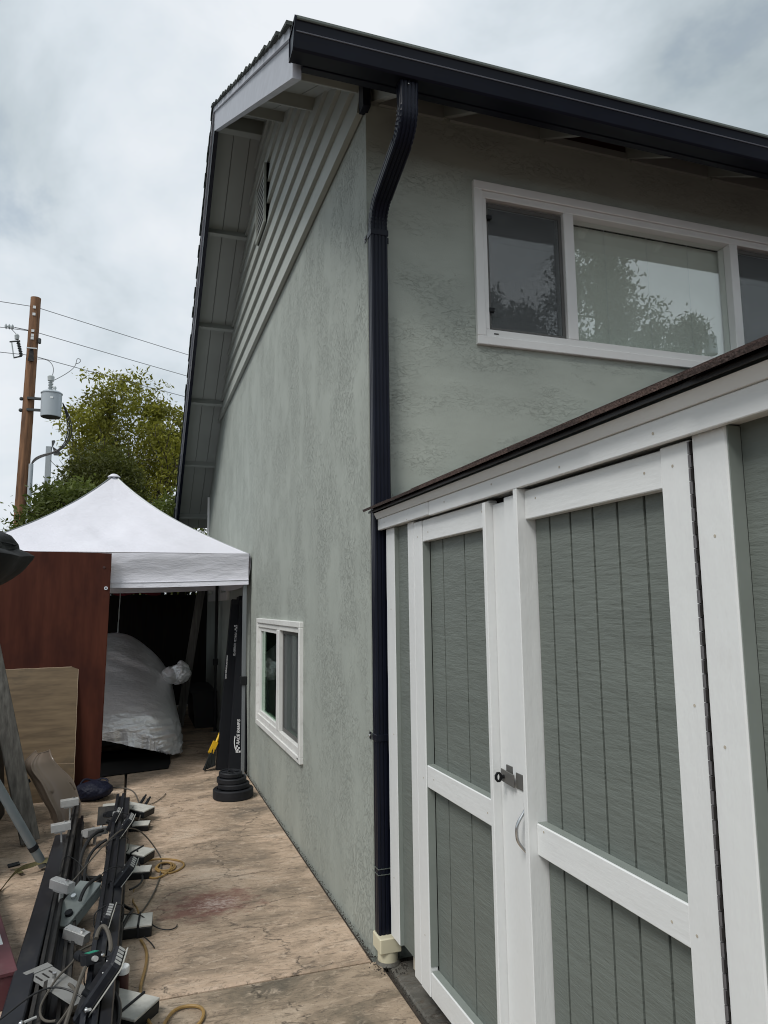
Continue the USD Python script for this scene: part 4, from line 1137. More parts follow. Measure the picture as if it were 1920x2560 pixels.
# umbrella-shaped patio heater under a black cover
ph = thing('covered_patio_heater', 'black vinyl cover over a mushroom topped patio heater at the left edge', 'patio heater', (-0.92, 3.55, 0))
prof = [(0.0, 1.985), (0.10, 1.982), (0.22, 1.97), (0.33, 1.945), (0.385, 1.92), (0.402, 1.895), (0.408, 1.862), (0.43, 1.853), (0.462, 1.838), (0.474, 1.828), (0.452, 1.80), (0.43, 1.765), (0.385, 1.725), (0.34, 1.695), (0.22, 1.64), (0.15, 1.52), (0.13, 1.2), (0.16, 0.7), (0.21, 0.3), (0.23, 0.02)]
n = 72
pr = np.array(prof)
s_ = np.r_[0, np.cumsum(np.linalg.norm(np.diff(pr, axis=0), axis=1))]
ss = np.linspace(0, s_[-1], 110)
pr = np.c_[np.interp(ss, s_, pr[:, 0]), np.interp(ss, s_, pr[:, 1])]
Vh = np.zeros((len(pr), n, 3))
for i, (r, z) in enumerate(pr):
    for j in range(n):
        a = 2 * math.pi * j / (n - 1)
        fold = 1 + 0.035 * math.sin(a * 9 + z * 3) * min(1, r / 0.3) * (1.0 if z < 1.9 else 0.35) + 0.02 * math.sin(a * 4)
        Vh[i, j] = (-0.92 + r * fold * math.cos(a), 3.55 + r * fold * math.sin(a), z + 0.008 * math.sin(a * 5) * (z > 1.6))
part(ph, 'cover', gridmesh(Vh), 'black_cloth', smooth=35)
seam = [(-0.92 + 0.406 * (1 + 0.02 * math.sin(a * 4)) * math.cos(a), 3.55 + 0.406 * (1 + 0.02 * math.sin(a * 4)) * math.sin(a), 1.882) for a in np.linspace(0, 2 * np.pi, 60)]
part(ph, 'seam', tube(seam, 0.004, 5), 'black_cloth')

# ------------------------------------------------------------------ weight plates
def plate(name, label, c, r, h, tilt=(0, 0)):
    t = thing(name, label, 'weight plate', c, group='weight plates in the stack')
    Tm = trimesh.transformations.rotation_matrix(tilt[0], (1, 0, 0)) @ trimesh.transformations.rotation_matrix(tilt[1], (0, 1, 0))
    e = 0.007
    pf = [(0.026, 0), (r - e, 0), (r, e), (r, h - e), (r - e, h), (r * 0.80, h), (r * 0.77, h - 0.010), (r * 0.36, h - 0.010), (r * 0.33, h), (0.026, h), (0.026, 0)]
    part(t, 'disc', lathe(pf, c, 56, Tm), 'rubber', smooth=30)
    return t, Tm


WX, WY = 0.828, 6.43
plate('weight_plate', 'largest black weight plate at the bottom of the stack by the gable wall', (WX + 0.006, WY, 0.0), 0.168, 0.078)
plate('weight_plate', 'second black weight plate from the bottom of the stack', (WX + 0.010, WY, 0.080), 0.131, 0.042)
plate('weight_plate', 'third black weight plate from the bottom of the stack', (WX - 0.008, WY + 0.006, 0.124), 0.124, 0.044, (0.02, 0.02))
t, Tm = plate('weight_plate', 'smallest black weight plate on top of the stack, with a star of raised grips', (WX - 0.018, WY + 0.004, 0.172), 0.098, 0.040, (0.05, 0.05))
c = np.array([WX - 0.018, WY + 0.004, 0.172])
for k in range(5):
    a = k * 2 * math.pi / 5 + 0.4
    m = box(0.034, 0.072, -0.010, 0.010, 0.029, 0.0385, 0.003)
    m.apply_transform(trimesh.transformations.rotation_matrix(a, (0, 0, 1))); m.apply_transform(Tm); m.apply_translation(c)
    part(t, 'grip_bar', m, 'rubber')

# ------------------------------------------------------------------ ramps, broom
def ramp(label, base, top, w, d, taper, texts):
    t = thing('vehicle_ramp', label, 'ramp', base, group=None)
    base, top = np.array(base, float), np.array(top, float)
    L = np.linalg.norm(top - base)
    dz = (top - base) / L
    T = frame(base, np.array([1, 0, 0]) - dz * dz[0], dz)        # x across, y up along, z towards the viewer (-y)
    poly = Polygon([(-w / 2, 0), (w / 2, 0), (w / 2 * taper, L), (-w / 2 * taper, L)])
    body = ext(poly, d, T @ trimesh.transformations.translation_matrix((0, 0, -d)))
    part(t, 'body', body, 'ramp')
    part(t, 'end_cap', put(box(-w / 2 * taper - 0.001, w / 2 * taper + 0.001, L - 0.05, L + 0.003, -d - 0.002, 0.002, 0.003), T), 'rubber')
    for (s, size, ox, oy, rot, nm) in texts:
        m = meshkit.text_mesh(s, size, depth=0.0012, bold=True)
        m.vertices[:, 0] += m.vertices[:, 1] * 0.22                      # slanted lettering
        m.apply_translation((-m.bounds.mean(0)[0], -m.bounds.mean(0)[1], 0.0004))
        R_ = trimesh.transformations.rotation_matrix(rot, (0, 0, 1))
        part(t, nm, put(m, T @ trimesh.transformations.translation_matrix((ox, oy, 0)) @ R_), 'print')
        if nm == 'lettering':
            hw = np.ptp(m.vertices[:, 0]) / 2
            # chequered flag and swoosh at the start of the words
            ch = []
            for a in range(4):
                for b in range(3):
                    if (a + b) % 2 == 0:
                        ch.append(box(-hw - 0.075 + a * 0.017, -hw - 0.058 + a * 0.017, -0.026 + b * 0.015 + a * 0.004, -0.011 + b * 0.015 + a * 0.004, 0.0004, 0.0016))
            part(t, 'chequered_flag', put(trimesh.util.concatenate(ch), T @ trimesh.transformations.translation_matrix((ox, oy, 0)) @ R_), 'print')
            th = np.linspace(math.radians(172), math.radians(62), 16)
            outer = [(-hw + 0.03 + 0.11 * math.cos(q), -0.012 + 0.052 * math.sin(q)) for q in th]
            inner = [(-hw + 0.03 + 0.098 * math.cos(q), -0.012 + 0.043 * math.sin(q)) for q in th[::-1]]
            part(t, 'swoosh', put(ext(Polygon(outer + inner), 0.0012), T @ trimesh.transformations.translation_matrix((ox, oy, 0.0004)) @ R_), 'print')
    return t


ramp('black foam vehicle ramp, taller, lettered RACE RAMPS near its top, leaning by the canopy leg', (0.882, 7.50, 0.0), (1.005, 7.66, 1.665), 0.150, 0.10, 0.66,
     [('RACE RAMPS', 0.027, 0.018, 1.22, -math.pi / 2, 'lettering'), ('www.raceramps.com', 0.017, -0.056, 0.99, -math.pi / 2, 'web_address')])
ramp('black vehicle ramp lettered RACE RAMPS near its foot, behind the canopy leg', (0.990, 7.32, 0.02), (1.052, 7.56, 1.66), 0.165, 0.10, 0.30,
     [('RACE RAMPS', 0.027, -0.005, 0.36, math.pi / 2, 'lettering')])
part(thing('vehicle_ramp', 'plain black vehicle ramp edge standing between the lettered ramp and the wall', 'ramp', (1.05, 7.7, 0)), 'body', beam((1.045, 7.78, 0.01), (1.062, 7.88, 1.70), 0.035, 0.22, up=(0, -1, 0.06), b=0.004), 'ramp')

br = thing('broom', 'yellow angled broom head with black bristles on the paving beside the ramps', 'broom', (0.78, 7.52, 0))
Tb = frame((0.800, 7.53, 0.27), (-0.42, 0.0, -0.9), (0, 1, 0))
part(br, 'head', put(ext(Polygon([(0, -0.02), (0.11, -0.018), (0.125, 0.0), (0.11, 0.018), (0, 0.02)]), 0.05, trimesh.transformations.translation_matrix((0, 0, -0.025))), Tb), 'yellow')
bv = []
for k in range(220):
    u = rng.uniform(0, 1)
    a = np.array([0.80 - 0.42 * (0.02 + 0.115 * (1 - u)), 7.53 + rng.uniform(-0.018, 0.018), 0.27 - 0.9 * (0.03 + 0.10 * (1 - u) * 0.9)])
    bv.append(beam(a, (0.682 + 0.115 * u + rng.normal(0, 0.004), 7.52 + rng.normal(0, 0.016), 0.008 + 0.035 * u + abs(rng.normal(0, 0.004))), 0.004, 0.004))
part(br, 'bristles', trimesh.util.concatenate(bv), 'bristle', kind='stuff')
part(br, 'socket', tube([(0.80, 7.55, 0.24), (0.85, 7.60, 0.34)], 0.014, 10), 'yellow', smooth=40)

# timber leaning under the canopy
solo('timber_board', beam((0.60, 10.15, 0.03), (0.885, 10.15, 2.06), 0.03, 0.105, up=(0.99, 0, -0.13), b=0.003), 'grey_wood', 'dull grey timber board leaning under the canopy behind the covered car', 'board')
solo('thin_rod', beam((-0.27, 11.9, 0.05), (-0.215, 12.05, 1.84), 0.014, 0.014, up=(0, -1, 0.1)), 'old_vinyl', 'thin pale upright rod behind the covered car in front of the dark fence', 'rod')
dk = thing('storage_bin', 'dark plastic bin at the foot of the wall under the back of the canopy', 'bin', (0.95, 10.6, 0))
part(dk, 'body', prism_y([(0.80, 0.005), (1.07, 0.005), (1.075, 0.45), (0.76, 0.45)], 10.1, 11.3), 'black_plastic')
part(dk, 'rim', box(0.74, 1.078, 10.08, 11.32, 0.4505, 0.475, 0.004), 'black_plastic')

# ------------------------------------------------------------------ back fence with lattice
fc = thing('back_fence', 'very dark wooden fence with a lattice top across the end of the yard', 'fence', (0, 12.6, 0))
x = -4.0
while x < 3.0:
    part(fc, 'board', box(x, x + 0.1445, 12.60, 12.618, 0.0, 1.78 + rng.uniform(-0.004, 0.004)), 'fence')
    x += 0.145
part(fc, 'backing_rail', box(-4.0, 3.0, 12.6185, 12.63, 0.0, 1.74), 'fence')
part(fc, 'rail', box(-4.0, 3.0, 12.56, 12.5995, 1.74, 1.80, 0.003), 'fence')
part(fc, 'top_rail', box(-4.0, 3.0, 12.56, 12.62, 2.16, 2.21, 0.003), 'fence')
for x in (-3.9, -1.6, 0.75, 2.9):
    part(fc, 'post', box(x - 0.045, x + 0.045, 12.6185, 12.70, 0.0, 2.28, 0.004), 'fence')
x = -4.2
while x < 2.9:
    part(fc, 'lattice_slat', beam((x, 12.585, 1.801), (x + 0.36, 12.585, 2.159), 0.008, 0.036, up=(-0.7, 0, 0.7)), 'fence')
    part(fc, 'lattice_slat', beam((x + 0.36, 12.594, 1.801), (x, 12.594, 2.159), 0.008, 0.036, up=(0.7, 0, 0.7)), 'fence')
    x += 0.10
Vq = np.zeros((16, 16, 3))
for i in range(16):
    for j in range(16):
        a_, b_ = i / 15, j / 15
        Vq[i, j] = (-1.9 + 2.95 * a_, 9.86 + 2.66 * b_, 2.02 - 0.10 * math.sin(math.pi * a_) * math.sin(math.pi * b_))
solo('shade_tarpaulin', gridmesh(Vq), 'black_cloth', 'black tarpaulin stretched level between the canopy and the back fence', 'tarpaulin', smooth=True)
Vr = np.zeros((12, 30, 3))
for i in range(12):
    for j in range(30):
        s, q = j / 29, i / 11
        Vr[i, j] = (-0.34 + 0.74 * s, 12.545 + 0.012 * math.sin(s * 22) * q, 2.225 - 0.42 * q - 0.02 * math.sin(s * 9))
solo('red_cloth', gridmesh(Vr[::-1]), 'redcloth', 'crimson cloth hung over the lattice of the back fence', 'cloth', smooth=True)

# ------------------------------------------------------------------ pile of rails and solar parts
RP = Polygon([(-0.5, 0), (0.5, 0), (0.5, 0.32), (0.43, 0.36), (0.43, 0.44), (0.5, 0.48), (0.5, 0.95), (0.45, 1.0), (0.17, 1.0), (0.17, 0.86), (0.30, 0.86), (0.30, 0.72), (-0.30, 0.72), (-0.30, 0.86), (-0.17, 0.86), (-0.17, 1.0), (-0.45, 1.0), (-0.5, 0.95), (-0.5, 0.48), (-0.43, 0.44), (-0.43, 0.36), (-0.5, 0.32)])
FLAT = Polygon([(-0.5, 0), (0.5, 0), (0.5, 0.93), (0.44, 1.0), (-0.44, 1.0), (-0.5, 0.93)])
from shapely import affinity


def long_rail(label, a, b, w, h, mat='alu_black', shape=RP, roll=0.0):
    """a, b: points on the middle of the underside at the far and near end."""
    a, b = np.array(a, float), np.array(b, float)
    L = np.linalg.norm(b - a)
    d = (b - a) / L
    up = np.array([math.sin(roll), 0, math.cos(roll)])
    xax_ = np.cross(up, d); xax_ /= np.linalg.norm(xax_)
    P = affinity.scale(shape, w, h, origin=(0, 0))
    T = np.eye(4); T[:3, 0], T[:3, 1], T[:3, 2], T[:3, 3] = xax_, np.cross(d, xax_), d, a
    t = thing('metal_rail', label, 'rail', tuple(a), group='black rails in the pile')
    part(t, 'bar', ext(P, L, T), mat)
    return t, T, L


long_rail('broad flat topped black rail, leftmost of the pile', (-0.405, 5.36, 0.06), (-0.352, 1.55, 0.075), 0.082, 0.075, 'alu_black', FLAT)
long_rail('dull black rail second from the left in the pile', (-0.365, 6.05, 0.10), (-0.262, 1.55, 0.055), 0.046, 0.062, 'alu_dusty')
long_rail('black grooved rail lying low in the left half of the pile', (-0.345, 6.10, 0.00), (-0.205, 1.55, 0.0), 0.058, 0.055, 'alu_black')
long_rail('dusty grooved rail under the flat aluminium plate', (-0.318, 5.80, 0.030), (-0.148, 1.55, 0.0), 0.044, 0.06, 'alu_dusty')
long_rail('black rail with zip ties round it along the middle of the pile', (-0.058, 6.10, 0.115), (-0.130, 1.55, 0.115), 0.060, 0.075, 'alu_black')
long_rail('black rail strapped against the right side of the tied rail', (-0.012, 6.02, 0.105), (-0.072, 1.55, 0.110), 0.042, 0.070, 'alu_black', FLAT)
long_rail('dusty black rail under the black boxes at the right of the pile', (-0.02, 6.0, 0.030), (-0.055, 1.55, 0.028), 0.055, 0.06, 'alu_dusty')
long_rail('lowest black rail on the paving under the tied rail', (-0.082, 6.02, 0.0), (-0.122, 1.55, 0.0), 0.07, 0.055, 'alu_dusty')
long_rail('short black rail lying across under the pile', (-0.36, 4.92, 0.0), (-0.10, 4.80, 0.0), 0.03, 0.02, 'alu_dusty', FLAT)
# zip ties round the tied rails
for k, (y, s) in enumerate(((3.86, 0.0), (4.36, 0.02), (4.92, 0.0), (3.30, 0.01), (5.45, 0.0))):
    u = (6.10 - y) / 4.55
    cx = -0.058 + u * (-0.072) + 0.022
    loop = [(cx + 0.066 * math.cos(a) * (0.9 if abs(math.sin(a)) > 0.7 else 1), y + 0.02 * math.cos(a) + s, 0.150 + 0.055 * math.copysign(abs(math.sin(a)) ** 0.6, math.sin(a))) for a in np.linspace(0, 2 * np.pi, 24)]
    solo('cable_tie', tube(loop, 0.0028, 5), 'cable', ['cable tie round the rails beside the grey junction box', 'cable tie round the rails at the loop of black hose', 'cable tie round the rails beside the second small block', 'cable tie round the rails at the nearest black box', 'cable tie round the rails at the farther green label'][k], 'cable tie')

# black electronic boxes standing on edge, with a bright lip
def opt_box(label, c, length, height, thick, yaw, lean, pitch=0.0):
    t = thing('black_module', label, 'electronic module', c, group='black modules in the pile')
    T = trimesh.transformations.translation_matrix(c) @ trimesh.transformations.rotation_matrix(yaw, (0, 0, 1)) @ trimesh.transformations.rotation_matrix(pitch, (1, 0, 0)) @ trimesh.transformations.rotation_matrix(lean, (0, 1, 0))
    # local: y along length, z up, x thickness
    b = part(t, 'case', put(box(-thick / 2, thick / 2, -length / 2, length / 2, 0, height, 0.010), T), 'alu_black')
    part(t, 'back_plate', put(box(thick / 2, thick / 2 + 0.003, -length / 2 - 0.006, length / 2 + 0.006, -0.005, height + 0.005), T), 'block')
    for k in range(5):
        part(t, 'seal_bead', put(box(-thick / 2 + 0.009, thick / 2 - 0.007, -length / 2 + 0.012 + k * length * 0.18, -length / 2 + 0.012 + k * length * 0.18 + length * 0.11, height + 0.0002, height + 0.002), T), 'alu')
    gl = tube(np.array([(-thick / 2 + 0.002, -length * 0.18, height * 0.35), (-thick / 2 - 0.02, -length * 0.18, height * 0.35)]), 0.012, 10)
    part(t, 'cable_gland', put(gl, T), 'rubber', smooth=40)
    for sx in (-0.3, 0.3):
        part(t, 'rivet', put(trimesh.creation.icosphere(1, 0.003), T @ trimesh.transformations.translation_matrix((-thick / 2, length * sx, height * 0.75))), 'alu')
    return t


opt_box('large black module nearest the camera, standing tilted on the rails', (-0.145, 3.03, 0.145), 0.15, 0.225, 0.040, -0.12, 0.62)
opt_box('black module on edge beside the flat grey block', (-0.105, 3.68, 0.105), 0.15, 0.150, 0.036, -0.10, 0.26)
opt_box('black module leaning right next to the coiled cord', (-0.095, 4.24, 0.105), 0.16, 0.210, 0.038, -0.12, 0.66)
opt_box('black module farther up the pile, below the two cable connectors', (-0.105, 5.07, 0.110), 0.15, 0.215, 0.036, -0.12, 0.62)
opt_box('small black module at the far end of the tied rail', (-0.119, 5.40, 0.130), 0.13, 0.130, 0.034, -0.10, 0.45)

# dusty grey blocks strapped under the right of the pile
def gblock(label, c, lx_, ly_, h, yaw, roll=0.0, strap=0.5):
    t = thing('grey_block', label, 'mounting block', c, group='dusty grey blocks in the pile')
    T = trimesh.transformations.translation_matrix(c) @ trimesh.transformations.rotation_matrix(yaw, (0, 0, 1)) @ trimesh.transformations.rotation_matrix(roll, (0, 1, 0))
    part(t, 'body', put(box(-lx_ / 2, lx_ / 2, -ly_ / 2, ly_ / 2, 0, h * 0.82, 0.004), T), 'black_plastic')
    part(t, 'top_plate', put(box(-lx_ / 2, lx_ / 2, -ly_ / 2, ly_ / 2, h * 0.822, h, 0.004), T), 'block')
    if strap is not None:
        xs0 = -lx_ / 2 + lx_ * strap
        pts = [(xs0, -ly_ / 2 - 0.003, 0.004), (xs0, -ly_ / 2 - 0.003, h + 0.003), (xs0 + 0.002, ly_ / 2 + 0.003, h + 0.003), (xs0, ly_ / 2 + 0.003, 0.004)]
        part(t, 'strap', put(tube(pts, 0.0055, 5), T), 'rubber')
    return t


gblock('flat pale grey block tied beside the pile left of the reddish stain', (0.045, 4.02, 0.0), 0.17, 0.150, 0.058, -0.06, 0.0, 0.62)
gblock('large grey block at the front of the pile beside the white capped bottle', (-0.002, 3.235, 0.0), 0.23, 0.165, 0.062, -0.62, 0.06, 0.66)
gblock('upper grey block beside the coiled cord', (0.045, 4.98, 0.050), 0.20, 0.13, 0.055, -0.55, 0.10, 0.55)
gblock('lower grey block half hidden right beside the coiled cord', (0.055, 4.80, 0.0), 0.17, 0.10, 0.048, -0.15, 0.0, None)
gblock('upper grey block farthest up the pile, under the connectors', (0.055, 6.02, 0.050), 0.23, 0.14, 0.055, -0.60, 0.10, None)
gblock('lower grey block farthest up the pile', (0.065, 5.78, 0.0), 0.17, 0.11, 0.045, -0.15, 0.0, 0.3)

# bare aluminium clamps on stalks
def clamp(label, c, yaw, pitch=0.0, stalk=0.14, L=0.115):
    t = thing('rail_clamp', label, 'clamp', c, group='aluminium clamps in the pile')
    T = trimesh.transformations.translation_matrix(c) @ trimesh.transformations.rotation_matrix(yaw, (0, 0, 1)) @ trimesh.transformations.rotation_matrix(pitch, (0, 1, 0))
    prof_ = Polygon([(-0.024, 0), (0.024, 0), (0.024, 0.042), (0.018, 0.042), (0.018, 0.046), (-0.018, 0.046), (-0.018, 0.042), (-0.024, 0.042)])
    part(t, 'bracket', put(ext(prof_, L, frame((-L / 2, 0, 0), (0, 1, 0), (0, 0, 1))), T), 'alu')
    part(t, 'flange', put(box(-L * 0.32, L * 0.22, -0.018, 0.018, -0.010, -0.0004), T), 'alu')
    part(t, 'stalk', put(box(-0.004, 0.006, -0.010, 0.010, -stalk, -0.0105), T), 'alu')
    bl = trimesh.creation.cylinder(0.009, 0.010, sections=6); bl.apply_translation((L * 0.25, 0, 0.051))
    part(t, 'bolt', put(bl, T), 'steel')
    return t


clamp('aluminium clamp farthest up the pile, in front of the tan plastic shell', (-0.388, 5.68, 0.235), 0.16, -0.04)
clamp('aluminium clamp second up the left rail, standing above it', (-0.400, 5.20, 0.205), 0.13, -0.06)
clamp('big aluminium clamp with a shiny nut beside the grey junction box', (-0.308, 4.20, 0.185), -0.75, 0.10, 0.13, 0.125)
clamp('aluminium clamp lying between the two far rails', (-0.245, 5.52, 0.062), 0.9, 0.1, 0.055)
clamp('long aluminium clamp lying beside the far green label', (-0.205, 5.45, 0.085), 0.75, 0.12, 0.06, 0.17)
clamp('short aluminium clamp under the near black module', (-0.215, 3.86, 0.07), -0.6, 0.2, 0.06)
lab = thing('grey_box', 'small pale grey box with a white sticker at the far end of the pile', 'box', (-0.10, 6.10, 0))
part(lab, 'body', box(-0.185, -0.055, 6.06, 6.16, 0.0, 0.11, 0.004), 'block')
part(lab, 'sticker', box(-0.135, -0.068, 6.0575, 6.0597, 0.04, 0.098), 'white_label')
part(lab, 'bracket', put(box(-0.07, 0.07, -0.09, 0.09, -0.004, 0.004, 0.002), trimesh.transformations.translation_matrix((-0.14, 5.86, 0.10)) @ trimesh.transformations.rotation_matrix(0.5, (1, 0, 0))), 'alu_dusty')
jb = thing('junction_box', 'grey green junction box with a cable gland on the left rails', 'junction box', (-0.235, 4.20, 0.06))
T = trimesh.transformations.translation_matrix((-0.232, 4.18, 0.07)) @ trimesh.transformations.rotation_matrix(-0.62, (0, 0, 1)) @ trimesh.transformations.rotation_matrix(0.42, (1, 0, 0))
part(jb, 'case', put(box(-0.062, 0.062, -0.135, 0.135, 0, 0.055, 0.007), T), 'greybox')
part(jb, 'lid', put(box(-0.066, 0.066, -0.139, 0.139, 0.0555, 0.066, 0.005), T), 'greybox')
part(jb, 'gland', put(tube([(0.030, -0.07, 0.066), (0.030, -0.07, 0.082)], 0.019, 14), T), 'rubber', smooth=40)
part(jb, 'nut', put(tube([(-0.020, 0.03, 0.066), (-0.020, 0.03, 0.080)], 0.014, 6), T), 'steel')
fp = thing('flashing_plate', 'flat dull aluminium plate lying slanted on the near rails', 'plate', (-0.235, 3.30, 0.12))
T = trimesh.transformations.translation_matrix((-0.225, 3.30, 0.128)) @ trimesh.transformations.rotation_matrix(0.62, (0, 0, 1)) @ trimesh.transformations.rotation_matrix(0.05, (1, 0, 0))
part(fp, 'plate', put(box(-0.052, 0.052, -0.16, 0.16, 0, 0.003, 0.001), T), 'zinc')
part(fp, 'bent_end', put(box(-0.052, 0.052, 0.1605, 0.20, -0.002, 0.002), T @ trimesh.transformations.translation_matrix((0, 0, 0.004))), 'zinc')
for k in range(3):
    part(fp, 'slot', put(box(-0.035 + k * 0.028, -0.028 + k * 0.028, 0.09, 0.14, 0.003, 0.0042), T), 'dark_gap')
part(fp, 'bolt', put(trimesh.creation.cylinder(0.008, 0.03, sections=8), T @ trimesh.transformations.translation_matrix((0.0, 0.06, 0.016))), 'steel')

# handheld connectors with green labels
for c, yaw, lb in (((-0.128, 3.28, 0.205), 0.35, 'black cable connector with a green label on the near rails'), ((-0.105, 5.42, 0.200), 0.3, 'black cable connector with a green label on the far part of the tied rail')):
    t = thing('cable_connector', lb, 'connector', c)
    T = trimesh.transformations.translation_matrix(c) @ trimesh.transformations.rotation_matrix(yaw, (0, 0, 1)) @ trimesh.transformations.rotation_matrix(-0.30, (1, 0, 0))
    sh = Polygon([(-0.030, -0.06), (0.030, -0.06), (0.038, -0.04), (0.034, 0.0), (0.024, 0.03), (0.016, 0.065), (-0.016, 0.065), (-0.024, 0.03), (-0.034, 0.0), (-0.038, -0.04)])
    part(t, 'housing', put(ext(sh, 0.036), T), 'rubber')
    part(t, 'label_patch', put(box(-0.010, 0.029, -0.034, 0.024, 0.0362, 0.0372), T), 'green_label')
    part(t, 'sleeve', put(tube([(-0.004, 0.065, 0.02), (-0.004, 0.13, 0.024)], 0.019, 12), T), 'rubber', smooth=40)
    part(t, 'plug', put(tube([(0.0, -0.06, 0.018), (0.0, -0.085, 0.018)], 0.010, 10), T), 'alu')
    part(t, 'hook_screw', put(trimesh.creation.icosphere(1, 0.008), T @ trimesh.transformations.translation_matrix((0.03, -0.07, 0.022))), 'steel')
ca = solo('bottle', lathe([(0, 0), (0.022, 0), (0.024, 0.01), (0.024, 0.075), (0.0, 0.076)], (-0.002, 3.375, 0.03), 20), 'redply_edge', 'small bottle with a white cap beside the large grey block', 'bottle', smooth=40)
part(ca, 'cap', lathe([(0, 0.077), (0.026, 0.077), (0.027, 0.10), (0.024, 0.104), (0, 0.104)], (-0.002, 3.375, 0.03), 20), 'white_label', smooth=40)
for k, (a, b, lb) in enumerate((((-0.335, 3.02, 0.152), (-0.29, 3.05, 0.150), 'steel bolt lying on the near end of the broad flat rail'), ((-0.118, 2.93, 0.200), (-0.105, 2.90, 0.215), 'shiny eye bolt at the foot of the nearest black module'), ((-0.185, 3.06, 0.08), (-0.19, 3.0, 0.09), 'pale threaded stud in the gap beside the flat plate'))):
    t = thing('bolt', lb, 'bolt', a)
    part(t, 'shank', tube([a, b], 0.005, 8), 'alu', smooth=40)
    part(t, 'head', put(trimesh.creation.icosphere(2, 0.010), trimesh.transformations.translation_matrix(a)), 'steel', smooth=True)


def cable(name, pts, r, mat, label, cat='cable', n=60, kids=()):
    return solo(name, tube(curve(pts, n), r, 7), mat, label, cat, smooth=40)


cable('cable', [(-0.14, 3.20, 0.225), (-0.16, 3.05, 0.215), (-0.175, 2.9, 0.205), (-0.20, 2.7, 0.20)], 0.0075, 'grey_cable', 'thick dusty cable running from the near green labelled connector towards the camera')
cable('cable', [(-0.11, 3.40, 0.245), (-0.085, 3.45, 0.27), (-0.062, 3.40, 0.255), (-0.055, 3.32, 0.22)], 0.0085, 'grey_cable', 'thick cable bent in a hoop above the near green labelled connector')
cable('cable', [(-0.115, 3.62, 0.14), (-0.185, 3.52, 0.15), (-0.205, 3.40, 0.16), (-0.245, 3.33, 0.15), (-0.268, 3.26, 0.14), (-0.285, 3.14, 0.14), (-0.262, 3.03, 0.145), (-0.22, 2.98, 0.16)], 0.0045, 'grey_cable', 'thin grey wire looped over the flat aluminium plate')
cable('cable', [(-0.20, 3.28, 0.14), (-0.175, 3.22, 0.135), (-0.19, 3.12, 0.12), (-0.23, 3.02, 0.11)], 0.006, 'grey_cable', 'short thick wire crossing the lower end of the flat plate')
cable('cable', [(-0.155, 5.30, 0.15), (-0.225, 5.15, 0.15), (-0.262, 4.92, 0.10), (-0.245, 4.66, 0.06), (-0.20, 4.48, 0.07), (-0.135, 4.42, 0.13)], 0.011, 'cable', 'thick black hose looping out on the left of the tied rail')
cable('cable', [(-0.12, 4.95, 0.19), (-0.20, 4.86, 0.15), (-0.225, 4.70, 0.10), (-0.21, 4.55, 0.07), (-0.15, 4.45, 0.11)], 0.009, 'cable', 'inner black hose loop beside the tied rail')
cable('cable', [(-0.42, 4.52, 0.05), (-0.30, 4.42, 0.12), (-0.20, 4.52, 0.20), (-0.09, 4.80, 0.24), (0.02, 5.10, 0.20), (0.12, 5.22, 0.10), (0.185, 5.18, 0.02), (0.205, 5.00, 0.006), (0.19, 4.75, 0.006), (0.16, 4.55, 0.006), (0.10, 4.30, 0.006), (0.03, 4.12, 0.01), (-0.03, 4.0, 0.05)], 0.0042, 'grey_cable', 'thin dusty wire arching over the pile and back along its right side', n=140)
cable('cable', [(-0.33, 4.80, 0.16), (-0.35, 4.62, 0.17), (-0.33, 4.42, 0.12), (-0.27, 4.30, 0.13), (-0.20, 4.35, 0.13)], 0.003, 'cable', 'thin black wire loop over the left rails above the junction box')
cable('cable', [(-0.33, 4.82, 0.16), (-0.25, 4.80, 0.10), (-0.20, 4.70, 0.05), (-0.16, 4.60, 0.06)], 0.003, 'cable', 'thin black wire end beside the hose loops')
cable('cable', [(-0.215, 4.11, 0.15), (-0.205, 4.14, 0.175), (-0.18, 4.22, 0.19), (-0.13, 4.32, 0.19)], 0.009, 'cable', 'black cable leaving the gland of the grey junction box')
cable('cable', [(-0.03, 4.34, 0.04), (0.02, 4.25, 0.03), (0.03, 4.08, 0.075), (0.0, 3.98, 0.07), (-0.02, 3.92, 0.03)], 0.008, 'cable', 'black cable bent over the flat pale grey block')
cable('cable', [(-0.05, 3.90, 0.10), (0.0, 4.02, 0.09), (0.07, 4.04, 0.070), (0.15, 3.99, 0.02), (0.215, 3.97, 0.008), (0.25, 4.02, 0.006)], 0.003, 'cable', 'thin black wire whose end points at the reddish stain')
cable('cable', [(0.09, 3.90, 0.02), (0.12, 3.85, 0.01), (0.135, 3.80, 0.005)], 0.003, 'cable', 'short wire end at the corner of the flat pale grey block')
cable('cable', [(-0.02, 3.0, 0.06), (-0.01, 3.1, 0.10), (-0.03, 3.25, 0.09), (-0.05, 3.36, 0.06)], 0.009, 'cable', 'black cable under the near edge of the large grey block')
cable('cable', [(0.02, 4.55, 0.02), (0.075, 4.62, 0.02), (0.085, 4.78, 0.03), (0.06, 4.95, 0.11)], 0.006, 'cable', 'black strap tail hanging from the upper grey block')
cable('cable', [(-0.20, 7.15, 0.008), (-0.02, 7.05, 0.006), (0.06, 6.75, 0.006), (0.09, 6.45, 0.006), (0.11, 6.28, 0.03)], 0.0055, 'grey_cable', 'dusty cable curving from the red panel to the connectors')
cable('cable', [(0.02, 5.95, 0.10), (0.06, 6.12, 0.09), (0.14, 6.35, 0.02), (0.24, 6.55, 0.006), (0.30, 6.75, 0.006)], 0.003, 'grey_cable', 'thin wire sticking out to the right of the far blocks')
cable('cable', [(-0.13, 3.09, 0.16), (-0.30, 3.12, 0.20), (-0.36, 3.06, 0.19), (-0.46, 2.98, 0.17)], 0.0035, 'cable', 'thin dark wire across the near end of the flat rail')
